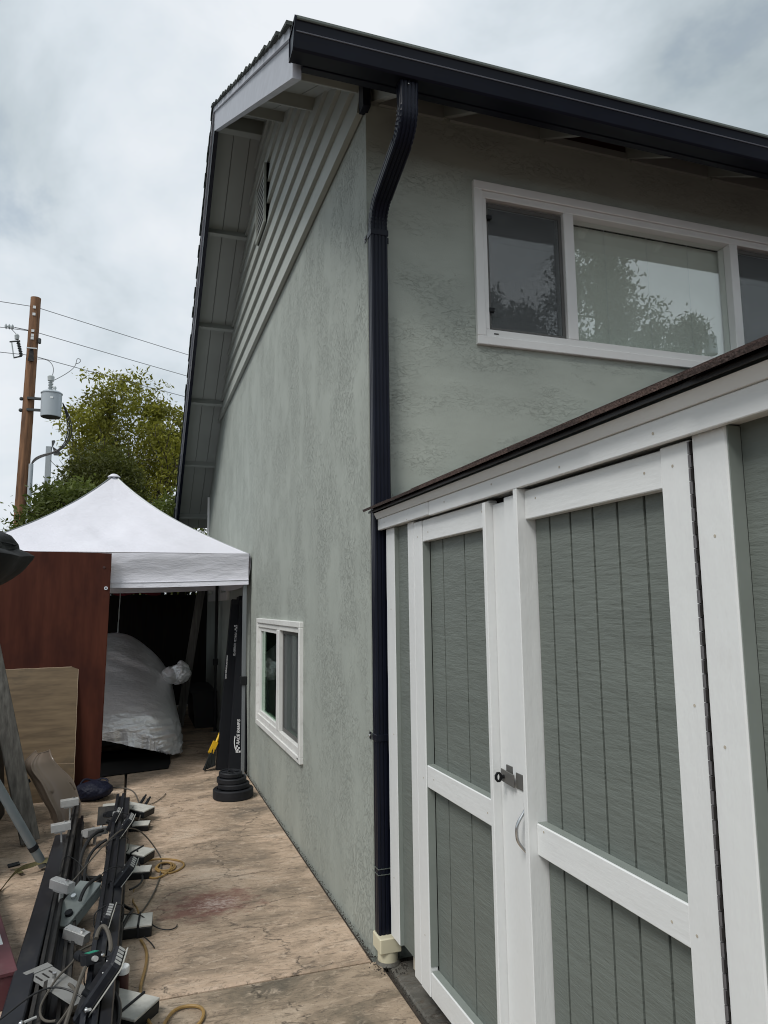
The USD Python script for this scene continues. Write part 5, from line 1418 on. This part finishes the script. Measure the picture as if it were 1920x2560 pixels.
cable('cable', [(0.045, 4.62, 0.006), (0.04, 4.40, 0.006), (0.06, 4.14, 0.06), (0.065, 4.08, 0.064)], 0.0045, 'orange', 'orange brown lead from the far blocks to the flat grey block', n=30)
cable('extension_cord', [(0.075, 3.90, 0.008), (0.098, 3.78, 0.007), (0.088, 3.58, 0.007), (0.070, 3.42, 0.007), (0.078, 3.28, 0.007), (0.105, 3.14, 0.008), (0.17, 3.04, 0.009), (0.25, 3.05, 0.009), (0.30, 3.12, 0.009), (0.29, 3.20, 0.009), (0.225, 3.22, 0.009), (0.16, 3.13, 0.014), (0.125, 3.02, 0.014), (0.11, 2.90, 0.008), (0.05, 2.75, 0.007)], 0.0065, 'orange', 'orange extension cord looping on the paving in front of the pile', 'cord', n=180)
# coil of cord
pts = [(0.08, 5.02, 0.006), (0.16, 5.06, 0.006), (0.27, 5.02, 0.006), (0.335, 4.93, 0.006), (0.315, 4.83, 0.006), (0.24, 4.78, 0.006)]
for k in range(22):
    a = 4.4 + k * 0.62
    r = 1.0 - k * 0.012
    pts.append((0.225 + 0.062 * r * math.cos(-a), 4.885 + 0.085 * r * math.sin(-a), 0.007 + 0.0045 * (k // 10)))
pts += [(0.17, 4.72, 0.008), (0.12, 4.76, 0.006), (0.09, 4.90, 0.006)]
cable('extension_cord', pts, 0.0058, 'orange', 'orange brown cord coiled on the paving right of the pile', 'cord', n=220)
for k, (x, y, lb) in enumerate(((0.105, 6.20, 'left of the two black cable connectors sticking up over the far grey block'), (0.135, 6.12, 'right of the two black cable connectors sticking up over the far grey block'))):
    t = thing('cable_plug', lb, 'connector', (x, y, 0.06))
    part(t, 'shell', tube([(x - 0.02, y - 0.06, 0.085), (x + 0.012, y + 0.02, 0.115)], 0.011, 10), 'rubber', smooth=40)
    part(t, 'tip', tube([(x + 0.012, y + 0.02, 0.115), (x + 0.024, y + 0.05, 0.125)], 0.0075, 10), 'rubber', smooth=40)
    part(t, 'lead', tube(curve([(x - 0.02, y - 0.06, 0.085), (x - 0.04, y - 0.16, 0.07), (x - 0.055, y - 0.25, 0.05), (x - 0.07, y - 0.32, 0.02)], 16), 0.005, 6), 'grey_cable', smooth=40)

# navy bag
nb_ = trimesh.creation.icosphere(5, 1.0)
v = nb_.vertices
v[:] = np.sign(v) * np.abs(v) ** 0.75
v *= np.array([0.145, 0.13, 0.075])
v[:, 2] *= np.where(v[:, 0] > 0.02, 1 - 3.2 * np.clip(v[:, 0] - 0.02, 0, 1), 1)
wr = meshkit.fbm(v * 11, 4, seed=6) - 0.5
v += nb_.vertex_normals * (wr * 0.055)[:, None]
v += np.array([-0.275, 6.80, 0.068])
v[:, 2] = np.maximum(v[:, 2], 0.002)
bagt = thing('navy_bag', 'crumpled navy cloth bag on the paving at the foot of the red panel', 'bag', (-0.275, 6.80, 0))
part(bagt, 'body', trimesh.Trimesh(v, nb_.faces, process=False), 'navy', smooth=True)
part(bagt, 'flap', tube(curve([(-0.39, 6.86, 0.115), (-0.34, 6.88, 0.15), (-0.28, 6.88, 0.135), (-0.22, 6.88, 0.145), (-0.17, 6.86, 0.12)], 20), [0.008] * 20, 6), 'navy', smooth=40)

# olive strap
sp_pts = curve([(-0.685, 4.72, 0.03), (-0.655, 4.92, 0.02), (-0.60, 5.02, 0.045), (-0.54, 5.08, 0.04), (-0.48, 5.10, 0.05), (-0.44, 5.02, 0.035), (-0.415, 4.86, 0.02)], 40)
Vst = np.stack([sp_pts + np.array([0, 0, 0]), sp_pts + np.array([0.012, 0.03, 0.022])], 1)
stp = thing('webbing_strap', 'olive webbing strap with dark metal hooks at the foot of the grey pipe', 'strap', (-0.55, 5.0, 0))
part(stp, 'webbing', trimesh.util.concatenate([gridmesh(Vst), gridmesh((Vst + np.array([0, 0.002, -0.001]))[::-1])]), 'olive', smooth=True)
part(stp, 'buckle', put(box(-0.035, 0.035, -0.014, 0.014, -0.006, 0.006, 0.003), trimesh.transformations.translation_matrix((-0.66, 5.20, 0.03)) @ trimesh.transformations.rotation_matrix(0.5, (0, 0, 1)) @ trimesh.transformations.rotation_matrix(0.5, (1, 0, 0))), 'black_plastic')
part(stp, 'buckle_pin', tube([(-0.64, 5.20, 0.035), (-0.59, 5.22, 0.03)], 0.003, 6), 'steel')
part(stp, 'second_webbing', trimesh.util.concatenate([beam((-0.645, 5.18, 0.012), (-0.60, 5.06, 0.02), 0.028, 0.003)]), 'olive')
part(stp, 'hook', tube(curve([(-0.688, 4.72, 0.03), (-0.695, 4.64, 0.02), (-0.68, 4.60, 0.012), (-0.665, 4.63, 0.02)], 14), 0.005, 6), 'iron', smooth=40)

# items at the left edge: dark bin, maroon box, caster
bn = thing('dark_bin', 'dark brown plastic bin edge at the left of the rails', 'bin', (-0.75, 4.1, 0))
part(bn, 'body', prism_z([(-1.05, 3.75), (-0.62, 3.92), (-0.575, 4.02), (-0.60, 4.30), (-0.68, 4.52), (-1.05, 4.52)], 0.05, 0.115), 'black_cloth')
part(bn, 'rim', prism_z([(-1.04, 3.78), (-0.63, 3.95), (-0.59, 4.03), (-0.615, 4.28), (-0.69, 4.50), (-1.04, 4.50)], 0.002, 0.0495), 'mat')
mb = thing('maroon_box', 'long dusty maroon metal box with a white label at the left edge', 'box', (-0.55, 3.2, 0))
Tm = frame((-0.412, 3.47, 0.0), (-0.25, 0.97, 0.0), (0, 0, 1))
part(mb, 'body', put(box(0.0, 1.3, 0.0, 0.125, -0.30, 0.0, 0.004), Tm), 'maroon')
part(mb, 'lid_edge', put(box(-0.005, 1.305, 0.1255, 0.145, -0.305, 0.006, 0.004), Tm), 'maroon')
part(mb, 'groove', put(box(0.0, 1.3, 0.06, 0.064, 0.0003, 0.003), Tm), 'redply_edge')
part(mb, 'label_plate', put(box(0.28, 0.55, 0.1452, 0.1465, -0.13, -0.02), Tm), 'white_label')
for k in range(6):
    part(mb, 'printed_line', put(box(0.30, 0.53 - 0.04 * (k % 3), 0.1466, 0.1470, -0.115 + k * 0.015, -0.110 + k * 0.015), Tm), 'iron')
cs_ = thing('caster_wheel', 'small black caster wheel at the left edge behind the grey pipe', 'wheel', (-0.80, 5.1, 0))
part(cs_, 'tyre', put(lathe([(0.02, -0.018), (0.05, -0.018), (0.056, -0.01), (0.056, 0.01), (0.05, 0.018), (0.02, 0.018)], (0, 0, 0), 24), trimesh.transformations.translation_matrix((-0.80, 5.12, 0.057)) @ trimesh.transformations.rotation_matrix(math.pi / 2, (1, 0.3, 0))), 'rubber', smooth=40)
part(cs_, 'hub', put(trimesh.creation.cylinder(0.02, 0.04, sections=16), trimesh.transformations.translation_matrix((-0.80, 5.12, 0.057)) @ trimesh.transformations.rotation_matrix(math.pi / 2, (1, 0.3, 0))), 'steel', smooth=40)

# ------------------------------------------------------------------ utility pole, wires, lamp
up = thing('utility_pole', 'brown wooden utility pole carrying a grey transformer', 'utility pole', (-2.75, 20, 0))
def pole_x(z): return -2.78 + (z - 4.0) * 0.018
pl = [(pole_x(z), 20.0, z) for z in np.linspace(-0.2, 9.66, 12)]
part(up, 'pole', tube(pl, np.linspace(0.165, 0.125, 12), 20), 'bark_pole', smooth=40)
tx = part(up, 'transformer', lathe([(0, 0), (0.235, 0.0), (0.245, 0.015), (0.245, 0.60), (0.26, 0.605), (0.26, 0.625), (0.22, 0.66), (0.0, 0.68)], (-2.165, 19.75, 6.44), 36), 'xformer', smooth=35)
part(tx, 'dark_base', lathe([(0, 0.004), (0.22, 0.004), (0.22, -0.003), (0, -0.003)], (-2.165, 19.75, 6.435), 30), 'iron')
bush = [(0, 0.0)]
for k in range(6):
    bush += [(0.035, 0.03 + k * 0.04), (0.065, 0.04 + k * 0.04), (0.035, 0.05 + k * 0.04)]
bush += [(0.03, 0.28), (0.075, 0.29), (0.085, 0.40), (0.06, 0.43), (0, 0.43)]
part(tx, 'bushing', lathe(bush, (-2.20, 19.75, 7.10), 14), 'porcelain', smooth=40)
part(tx, 'side_bushing', lathe([(0, 0), (0.03, 0.0), (0.045, 0.05), (0.03, 0.08), (0.045, 0.12), (0.03, 0.16), (0, 0.18)], (-2.10, 19.72, 7.08), 10), 'porcelain', smooth=40)
part(tx, 'badge', put(box(-0.035, 0.035, -0.001, 0.001, -0.022, 0.022), trimesh.transformations.translation_matrix((-2.14, 19.505, 6.90))), 'white_label')
for z in (6.62, 6.92):
    part(up, 'bracket', box(-2.74, -2.38, 19.80, 19.86, z - 0.03, z + 0.03), 'iron')
    part(up, 'band_bolt', put(trimesh.creation.icosphere(1, 0.05), trimesh.transformations.translation_matrix((pole_x(z) - 0.16, 19.95, z))), 'iron')
part(up, 'guy_clip', box(pole_x(8.5) + 0.125, pole_x(8.5) + 0.20, 19.90, 19.99, 8.42, 8.56, 0.02), 'iron')
for k, z in enumerate((9.36, 9.17, 8.72, 8.60, 8.52)):
    part(up, 'number_tag', box(pole_x(z) - 0.035, pole_x(z) + 0.035, 19.858, 19.866, z - 0.035, z + 0.035), 'alu')
bk_ = part(up, 'bracket_plate', prism_y([(pole_x(8.2) - 0.03, 8.22), (pole_x(8.2) + 0.05, 8.22), (pole_x(8) + 0.08, 7.90), (pole_x(8) - 0.07, 7.90)], 19.835, 19.85), 'alu_dusty')
part(up, 'cross_plate', box(pole_x(8.24) - 0.11, pole_x(8.24) + 0.13, 19.80, 19.84, 8.222, 8.25), 'alu')
# fused cutout
fc_ = grp(up, 'fuse_cutout')
ins = [(0, 0)]
for k in range(9):
    ins += [(0.03, 0.02 + k * 0.045), (0.052, 0.035 + k * 0.045), (0.03, 0.05 + k * 0.045)]
ins += [(0, 0.44)]
Ti = trimesh.transformations.rotation_matrix(-0.25, (0, 1, 0))
part(fc_, 'insulator', lathe(ins, (-2.93, 19.9, 8.02), 12, Ti), 'iron', smooth=40)
part(fc_, 'fuse_tube', tube([(-3.10, 19.88, 7.95), (-3.17, 19.88, 8.36)], 0.016, 8), 'porcelain', smooth=40)
part(fc_, 'top_arm', beam((-2.98, 19.9, 8.43), (-3.22, 19.88, 8.37), 0.03, 0.03), 'iron')
part(fc_, 'bottom_arm', beam((-2.92, 19.9, 8.03), (-3.10, 19.88, 7.96), 0.03, 0.03), 'iron')
part(fc_, 'cap', lathe([(0, 0), (0.05, 0.0), (0.06, 0.10), (0.03, 0.14), (0, 0.14)], (-3.06, 19.9, 8.46), 12), 'porcelain', smooth=40)
part(fc_, 'lead', tube(curve([(-3.08, 19.9, 8.60), (-3.20, 19.9, 8.72), (-3.30, 19.95, 8.80)], 14), 0.008, 5), 'wire')
ai = grp(up, 'dead_end_insulator')
part(ai, 'discs', [put(lathe([(0, 0), (0.03, 0), (0.075, 0.03), (0.03, 0.06), (0, 0.06)], (0, 0, 0), 12), trimesh.transformations.translation_matrix((-3.36 + k * 0.075, 19.95, 8.795)) @ trimesh.transformations.rotation_matrix(math.pi / 2, (0, 1, 0))) for k in range(3)], 'porcelain', smooth=40)
part(ai, 'rod', tube([(-3.14, 19.95, 8.79), (-2.80, 19.98, 8.76)], 0.012, 5), 'wire')
for k, dx in enumerate((0.0, 0.03, 0.06)):
    part(up, 'service_lead', tube(curve([(-1.90, 19.72, 6.83), (-1.80 + dx, 19.75, 6.5), (-1.76 + dx * 1.5, 19.8, 6.05), (-1.98 + dx, 19.85, 5.62), (-2.45, 19.9, 5.42 - dx), (-2.58, 19.9, 5.20)], 40), 0.014, 5), 'cable', smooth=40)
part(up, 'riser_pipe', tube([(-2.575, 19.84, 5.22), (-2.60, 19.84, -0.1)], 0.055, 12), 'xformer', smooth=40)
part(up, 'jumper', tube(curve([(-2.175, 19.75, 7.53), (-2.17, 19.78, 7.78), (-2.25, 19.85, 7.92), (-2.56, 19.95, 8.0)], 24), 0.009, 5), 'wire', smooth=40)
part(up, 'jumper', tube(curve([(-2.12, 19.75, 7.42), (-1.92, 19.8, 7.58), (-1.72, 19.9, 7.80), (-1.64, 19.98, 8.02), (-1.60, 20.0, 8.13), (-1.54, 20.0, 8.10), (-1.57, 20.0, 8.02), (-1.66, 20.0, 7.99)], 40), 0.009, 5), 'wire', smooth=40)


def spanwire(label, zp, zr, name='power_line'):
    b = np.array([pole_x(zp), 20.0, zp])
    a = b + np.array([-24.0, -12.0, -0.6]); c_ = np.array([21.0, 32.4, zr])
    pts = [a + (b - a) * t - np.array([0, 0, 0.9 * math.sin(math.pi * t)]) for t in np.linspace(0, 1, 20)] + [b + (c_ - b) * t - np.array([0, 0, 0.45 * math.sin(math.pi * t)]) for t in np.linspace(0, 1, 30)[1:]]
    solo(name, tube(pts, 0.009, 5), 'wire', label, 'power line', smooth=40)


spanwire('topmost power line tied near the top of the utility pole', 9.42, 9.75)
spanwire('middle power line tied to the utility pole below its tags', 8.75, 9.05)
spanwire('lowest power line passing the pole above the transformer', 8.10, 8.35)
lp = thing('street_lamp', 'pale square post with a small hooded lamp behind the utility pole', 'street lamp', (-2.62, 24, 0))
part(lp, 'post', box(-2.72, -2.56, 23.92, 24.08, 0, 6.55, 0.01), 'xformer')
part(lp, 'lamp_hood', prism_y([(-2.55, 6.55), (-2.30, 6.38), (-2.28, 6.33), (-2.50, 6.33), (-2.50, 6.42), (-2.56, 6.72), (-2.48, 6.74)], 23.88, 24.12), 'iron')
part(lp, 'lamp_lens', box(-2.50, -2.30, 23.90, 24.10, 6.30, 6.329), 'porcelain')

# ------------------------------------------------------------------ trees
def leaves(centers, n_per, spread, size, seed, droop=0.0):
    r = np.random.default_rng(seed)
    c = np.repeat(np.asarray(centers, float), n_per, axis=0)
    sp = np.broadcast_to(np.asarray(spread, float), (3,))
    c = c + r.normal(0, 1, c.shape) * sp
    n = len(c)
    d = r.normal(0, 1, (n, 3)); d[:, 2] -= droop; d /= np.linalg.norm(d, axis=1, keepdims=True)
    e = np.cross(d, r.normal(0, 1, (n, 3))); e /= np.linalg.norm(e, axis=1, keepdims=True)
    L = size * r.uniform(0.7, 1.35, (n, 1))
    nn = np.cross(d, e)
    v = np.stack([c, c + d * L * 0.45 + e * L * 0.2 + nn * L * 0.06, c + d * L, c + d * L * 0.45 - e * L * 0.2 + nn * L * 0.06], 1)
    f = np.array([[0, 1, 2], [0, 2, 3]])[None] + (np.arange(n) * 4)[:, None, None]
    return trimesh.Trimesh(v.reshape(-1, 3), f.reshape(-1, 3), process=False)


def grow(base, direction, length, radius, depth, r, tips, segs, spread=0.5, up=0.15):
    p = np.array(base, float); d = np.array(direction, float); d /= np.linalg.norm(d)
    pts = [p.copy()]
    for k in range(4):
        d = d + r.normal(0, 0.10, 3) + np.array([0, 0, up * 0.3]); d /= np.linalg.norm(d)
        p = p + d * length / 4
        pts.append(p.copy())
    segs.append(tube(pts, np.linspace(radius, radius * 0.62, 5), 6 if radius > 0.03 else 4, cap=False))
    if depth <= 2:
        tips.extend(pts[1:] if depth < 2 else pts[3:])
    if depth == 0:
        return
    for k in range(3 if depth > 2 else 3):
        nd = d + r.normal(0, spread, 3) + np.array([0, 0, up])
        q = pts[r.integers(2, 5)]
        grow(q, nd, length * r.uniform(0.62, 0.82), radius * 0.58, depth - 1, r, tips, segs, spread, up)


def branch_tree(name, label, base, dirs, L, R, depth, seed, leaf, n_per, lspread, lsize, spread=0.5, cat='tree', group=None, keep=None, droop=0.3, trunk_h=2.0):
    r = np.random.default_rng(seed)
    tips, segs = [], []
    b = np.array(base, float)
    t = thing(name, label, cat, tuple(base), group=group)
    top = b + np.array([0, 0, trunk_h])
    part(t, 'trunk', tube([b - np.array([0, 0, 0.2]), b + np.array([0.03, 0, trunk_h / 2]), top], [R * 1.15, R, R * 0.9], 10), 'bark', smooth=40)
    for d in dirs:
        grow(top, d, L, R * 0.62, depth, r, tips, segs, spread)
    tips = np.array(tips)
    if keep is not None:
        tips = tips[keep(tips)]
    part(t, 'limbs', trimesh.util.concatenate(segs), 'bark', smooth=True)
    part(t, 'crown', leaves(tips, n_per, lspread, lsize, seed, droop), leaf)
    return t


def bush_tree(name, label, base, blobs, leaf, nclump, n_per, lspread, lsize, seed, cat='tree', R=0.14, core=None):
    r = np.random.default_rng(seed)
    t = thing(name, label, cat, tuple(base))
    b = np.array(base, float)
    ctr = np.mean([q[0] for q in blobs], axis=0)
    part(t, 'trunk', tube([b - np.array([0, 0, 0.2]), (b + ctr) / 2, ctr], [R, R * 0.8, R * 0.4], 8), 'bark', smooth=40)
    cs = []
    limbs = []
    for (c_, rad) in blobs:
        c_, rad = np.array(c_, float), np.array(rad, float)
        q = r.normal(0, 1, (nclump, 3)); q /= np.linalg.norm(q, axis=1, keepdims=True)
        q *= r.uniform(0.45, 1.0, (nclump, 1)) ** 0.5
        w = 1 + 0.35 * (meshkit.noise(q * 2.3 + c_, seed) - 0.5)[:, None] * 2
        pts = c_ + q * rad * w
        cs.append(pts)
        for k in range(10):
            e = pts[r.integers(len(pts))]
            limbs.append(tube([ctr * 0.5 + b * 0.5, (ctr + e) / 2 + r.normal(0, 0.1, 3), e], [R * 0.4, R * 0.22, 0.012], 5, cap=False))
    part(t, 'limbs', trimesh.util.concatenate(limbs), 'bark', smooth=True)
    part(t, 'crown', leaves(np.vstack(cs), n_per, lspread, lsize, seed, 0.3), leaf)
    return t


hc = np.c_[rng.uniform(-4, 3, 420), rng.uniform(13.0, 13.6, 420), rng.uniform(0.3, 2.25, 420)]
solo('hedge', leaves(hc, 26, 0.13, 0.13, 61, 0.3), 'leaf_dense', 'dark hedge glimpsed through the lattice of the back fence', 'hedge', kind='stuff')
ot = branch_tree('olive_leaved_tree', 'tall loose olive green tree with bare limbs showing, behind the canopy', (0.35, 22, 0), [(-0.55, 0.1, 0.9), (-0.28, -0.2, 1.0), (0.05, 0.1, 1.1), (0.42, 0.0, 1.0), (-0.85, 0.1, 0.75)], 1.9, 0.15, 4, 11, 'leaf_pale', 5, 0.10, 0.14, 0.55, keep=lambda p: (p[:, 2] > 3.6) & (((p[:, 0] + 0.1) / 2.0) ** 2 + ((p[:, 2] - 6.4) / 2.05) ** 2 < 1.0), trunk_h=2.6)
r_ = np.random.default_rng(5)
cs = []
for (c_, rad, k_) in (((-0.45, 22, 7.75), (1.15, 1.0, 0.75), 62), ((0.75, 22.2, 7.1), (0.95, 0.9, 0.75), 48), ((-1.45, 21.9, 6.9), (0.65, 0.9, 0.6), 34), ((-0.3, 21.9, 6.6), (1.3, 1.0, 0.6), 34), ((1.1, 22, 6.0), (0.6, 0.8, 0.7), 26), ((0.7, 22, 4.9), (0.8, 0.8, 0.9), 22)):
    q = r_.normal(0, 1, (k_, 3)); q /= np.linalg.norm(q, axis=1, keepdims=True)
    q *= r_.uniform(0.25, 1.0, (k_, 1)) ** 0.5
    q *= 1 + 0.5 * (meshkit.noise(q * 2.6 + np.array(c_), 3)[:, None] - 0.5)
    cs.append(np.array(c_) + q * np.array(rad))
part(ot, 'outer_crown', leaves(np.vstack(cs), 40, (0.17, 0.17, 0.11), 0.135, 77, 0.4), 'leaf_pale')
bush_tree('rounded_tree', 'dense dark olive rounded tree between the utility pole and the canopy peak', (-0.9, 18.5, 0), [((-0.95, 18.5, 4.2), (0.88, 0.9, 1.2)), ((-0.40, 18.6, 3.8), (0.7, 0.8, 1.15)), ((-1.3, 18.3, 3.6), (0.6, 0.8, 1.0))], 'leaf_dense', 320, 34, 0.15, 0.105, 31)
bush_tree('leafy_shrub', 'broad leaved green shrub with yellowing leaves at the left behind the canopy', (-1.5, 14.6, 0), [((-1.70, 14.6, 2.75), (0.52, 0.7, 0.72)), ((-1.35, 14.7, 3.25), (0.52, 0.6, 0.66)), ((-0.85, 14.7, 3.0), (0.75, 0.7, 0.72)), ((-1.0, 14.4, 3.35), (0.42, 0.5, 0.45)), ((-0.2, 14.7, 2.95), (0.6, 0.6, 0.55))], 'leaf_bush', 100, 24, 0.12, 0.12, 41, cat='shrub', R=0.07)
bush_tree('leafy_shrub', 'dark green shrub seen between the canopy slope and the roof edge', (0.62, 14.8, 0), [((0.55, 14.8, 2.75), (0.42, 0.5, 0.95)), ((0.85, 15.0, 3.1), (0.45, 0.5, 0.8))], 'leaf_bush', 90, 22, 0.13, 0.12, 43, cat='shrub', R=0.05)
bush_tree('leafy_shrub', 'far green shrub just showing at the left edge beyond the black cover', (-3.6, 22, 0), [((-3.5, 22, 2.9), (0.9, 0.8, 0.75))], 'leaf_dense', 160, 24, 0.15, 0.12, 47, cat='shrub', R=0.07)
# trees and a pole behind the viewer that the upper window mirrors
def conifer(name, label, base, h, seed, lean, sidew, n=34):
    r = np.random.default_rng(seed)
    b = np.array(base, float)
    t = thing(name, label, 'tree', tuple(base))
    tp = [b + np.array([lean * s * s, 0, h * s]) for s in np.linspace(0, 1, 10)]
    part(t, 'trunk', tube(tp, np.linspace(0.22, 0.03, 10), 8), 'bark', smooth=40)
    limbs, cs = [], []
    for k in range(n):
        s = 0.30 + 0.70 * k / n
        o = b + np.array([lean * s * s, 0, h * s])
        a = r.uniform(0, 2 * np.pi)
        Lb = sidew * (1.15 - s) * r.uniform(0.6, 1.35) + 0.5
        d = np.array([math.cos(a), math.sin(a), r.uniform(0.15, 0.6)])
        e = o + d * Lb
        limbs.append(tube([o, o + d * Lb * 0.5 + np.array([0, 0, -0.05]), e], [0.05, 0.03, 0.012], 5, cap=False))
        for q in np.linspace(0.4, 1.0, 5):
            cs.append(o + d * Lb * q + r.normal(0, 0.12, 3))
    part(t, 'limbs', trimesh.util.concatenate(limbs), 'bark', smooth=True)
    part(t, 'crown', leaves(cs, 95, (0.26, 0.26, 0.2), 0.2, seed, -0.3), 'leaf_conifer')


conifer('feathery_tree', 'feathery dark tree mirrored in the left of the middle upper window pane', (14.3, -13.3, 0), 13.7, 51, 0.7, 2.6, 40)
conifer('feathery_tree', 'lower feathery tree mirrored in the screened left upper window pane', (10.9, -13.6, 0), 11.6, 52, 0.3, 2.4)
conifer('feathery_tree', 'small feathery tree mirrored low in the right of the middle upper window pane', (17.6, -13.3, 0), 11.2, 53, 0.2, 2.0)
mp_ = thing('utility_pole', 'utility pole mirrored low in the right of the middle upper window pane', 'utility pole', (19.0, -13.3, 0))
part(mp_, 'pole', tube([(19.0, -13.3, -0.2), (19.0, -13.3, 11.5)], [0.16, 0.13], 14), 'bark_pole', smooth=40)
part(mp_, 'transformer', lathe([(0, 0), (0.24, 0.0), (0.24, 0.66), (0, 0.7)], (19.5, -13.2, 10.4), 20), 'xformer', smooth=35)
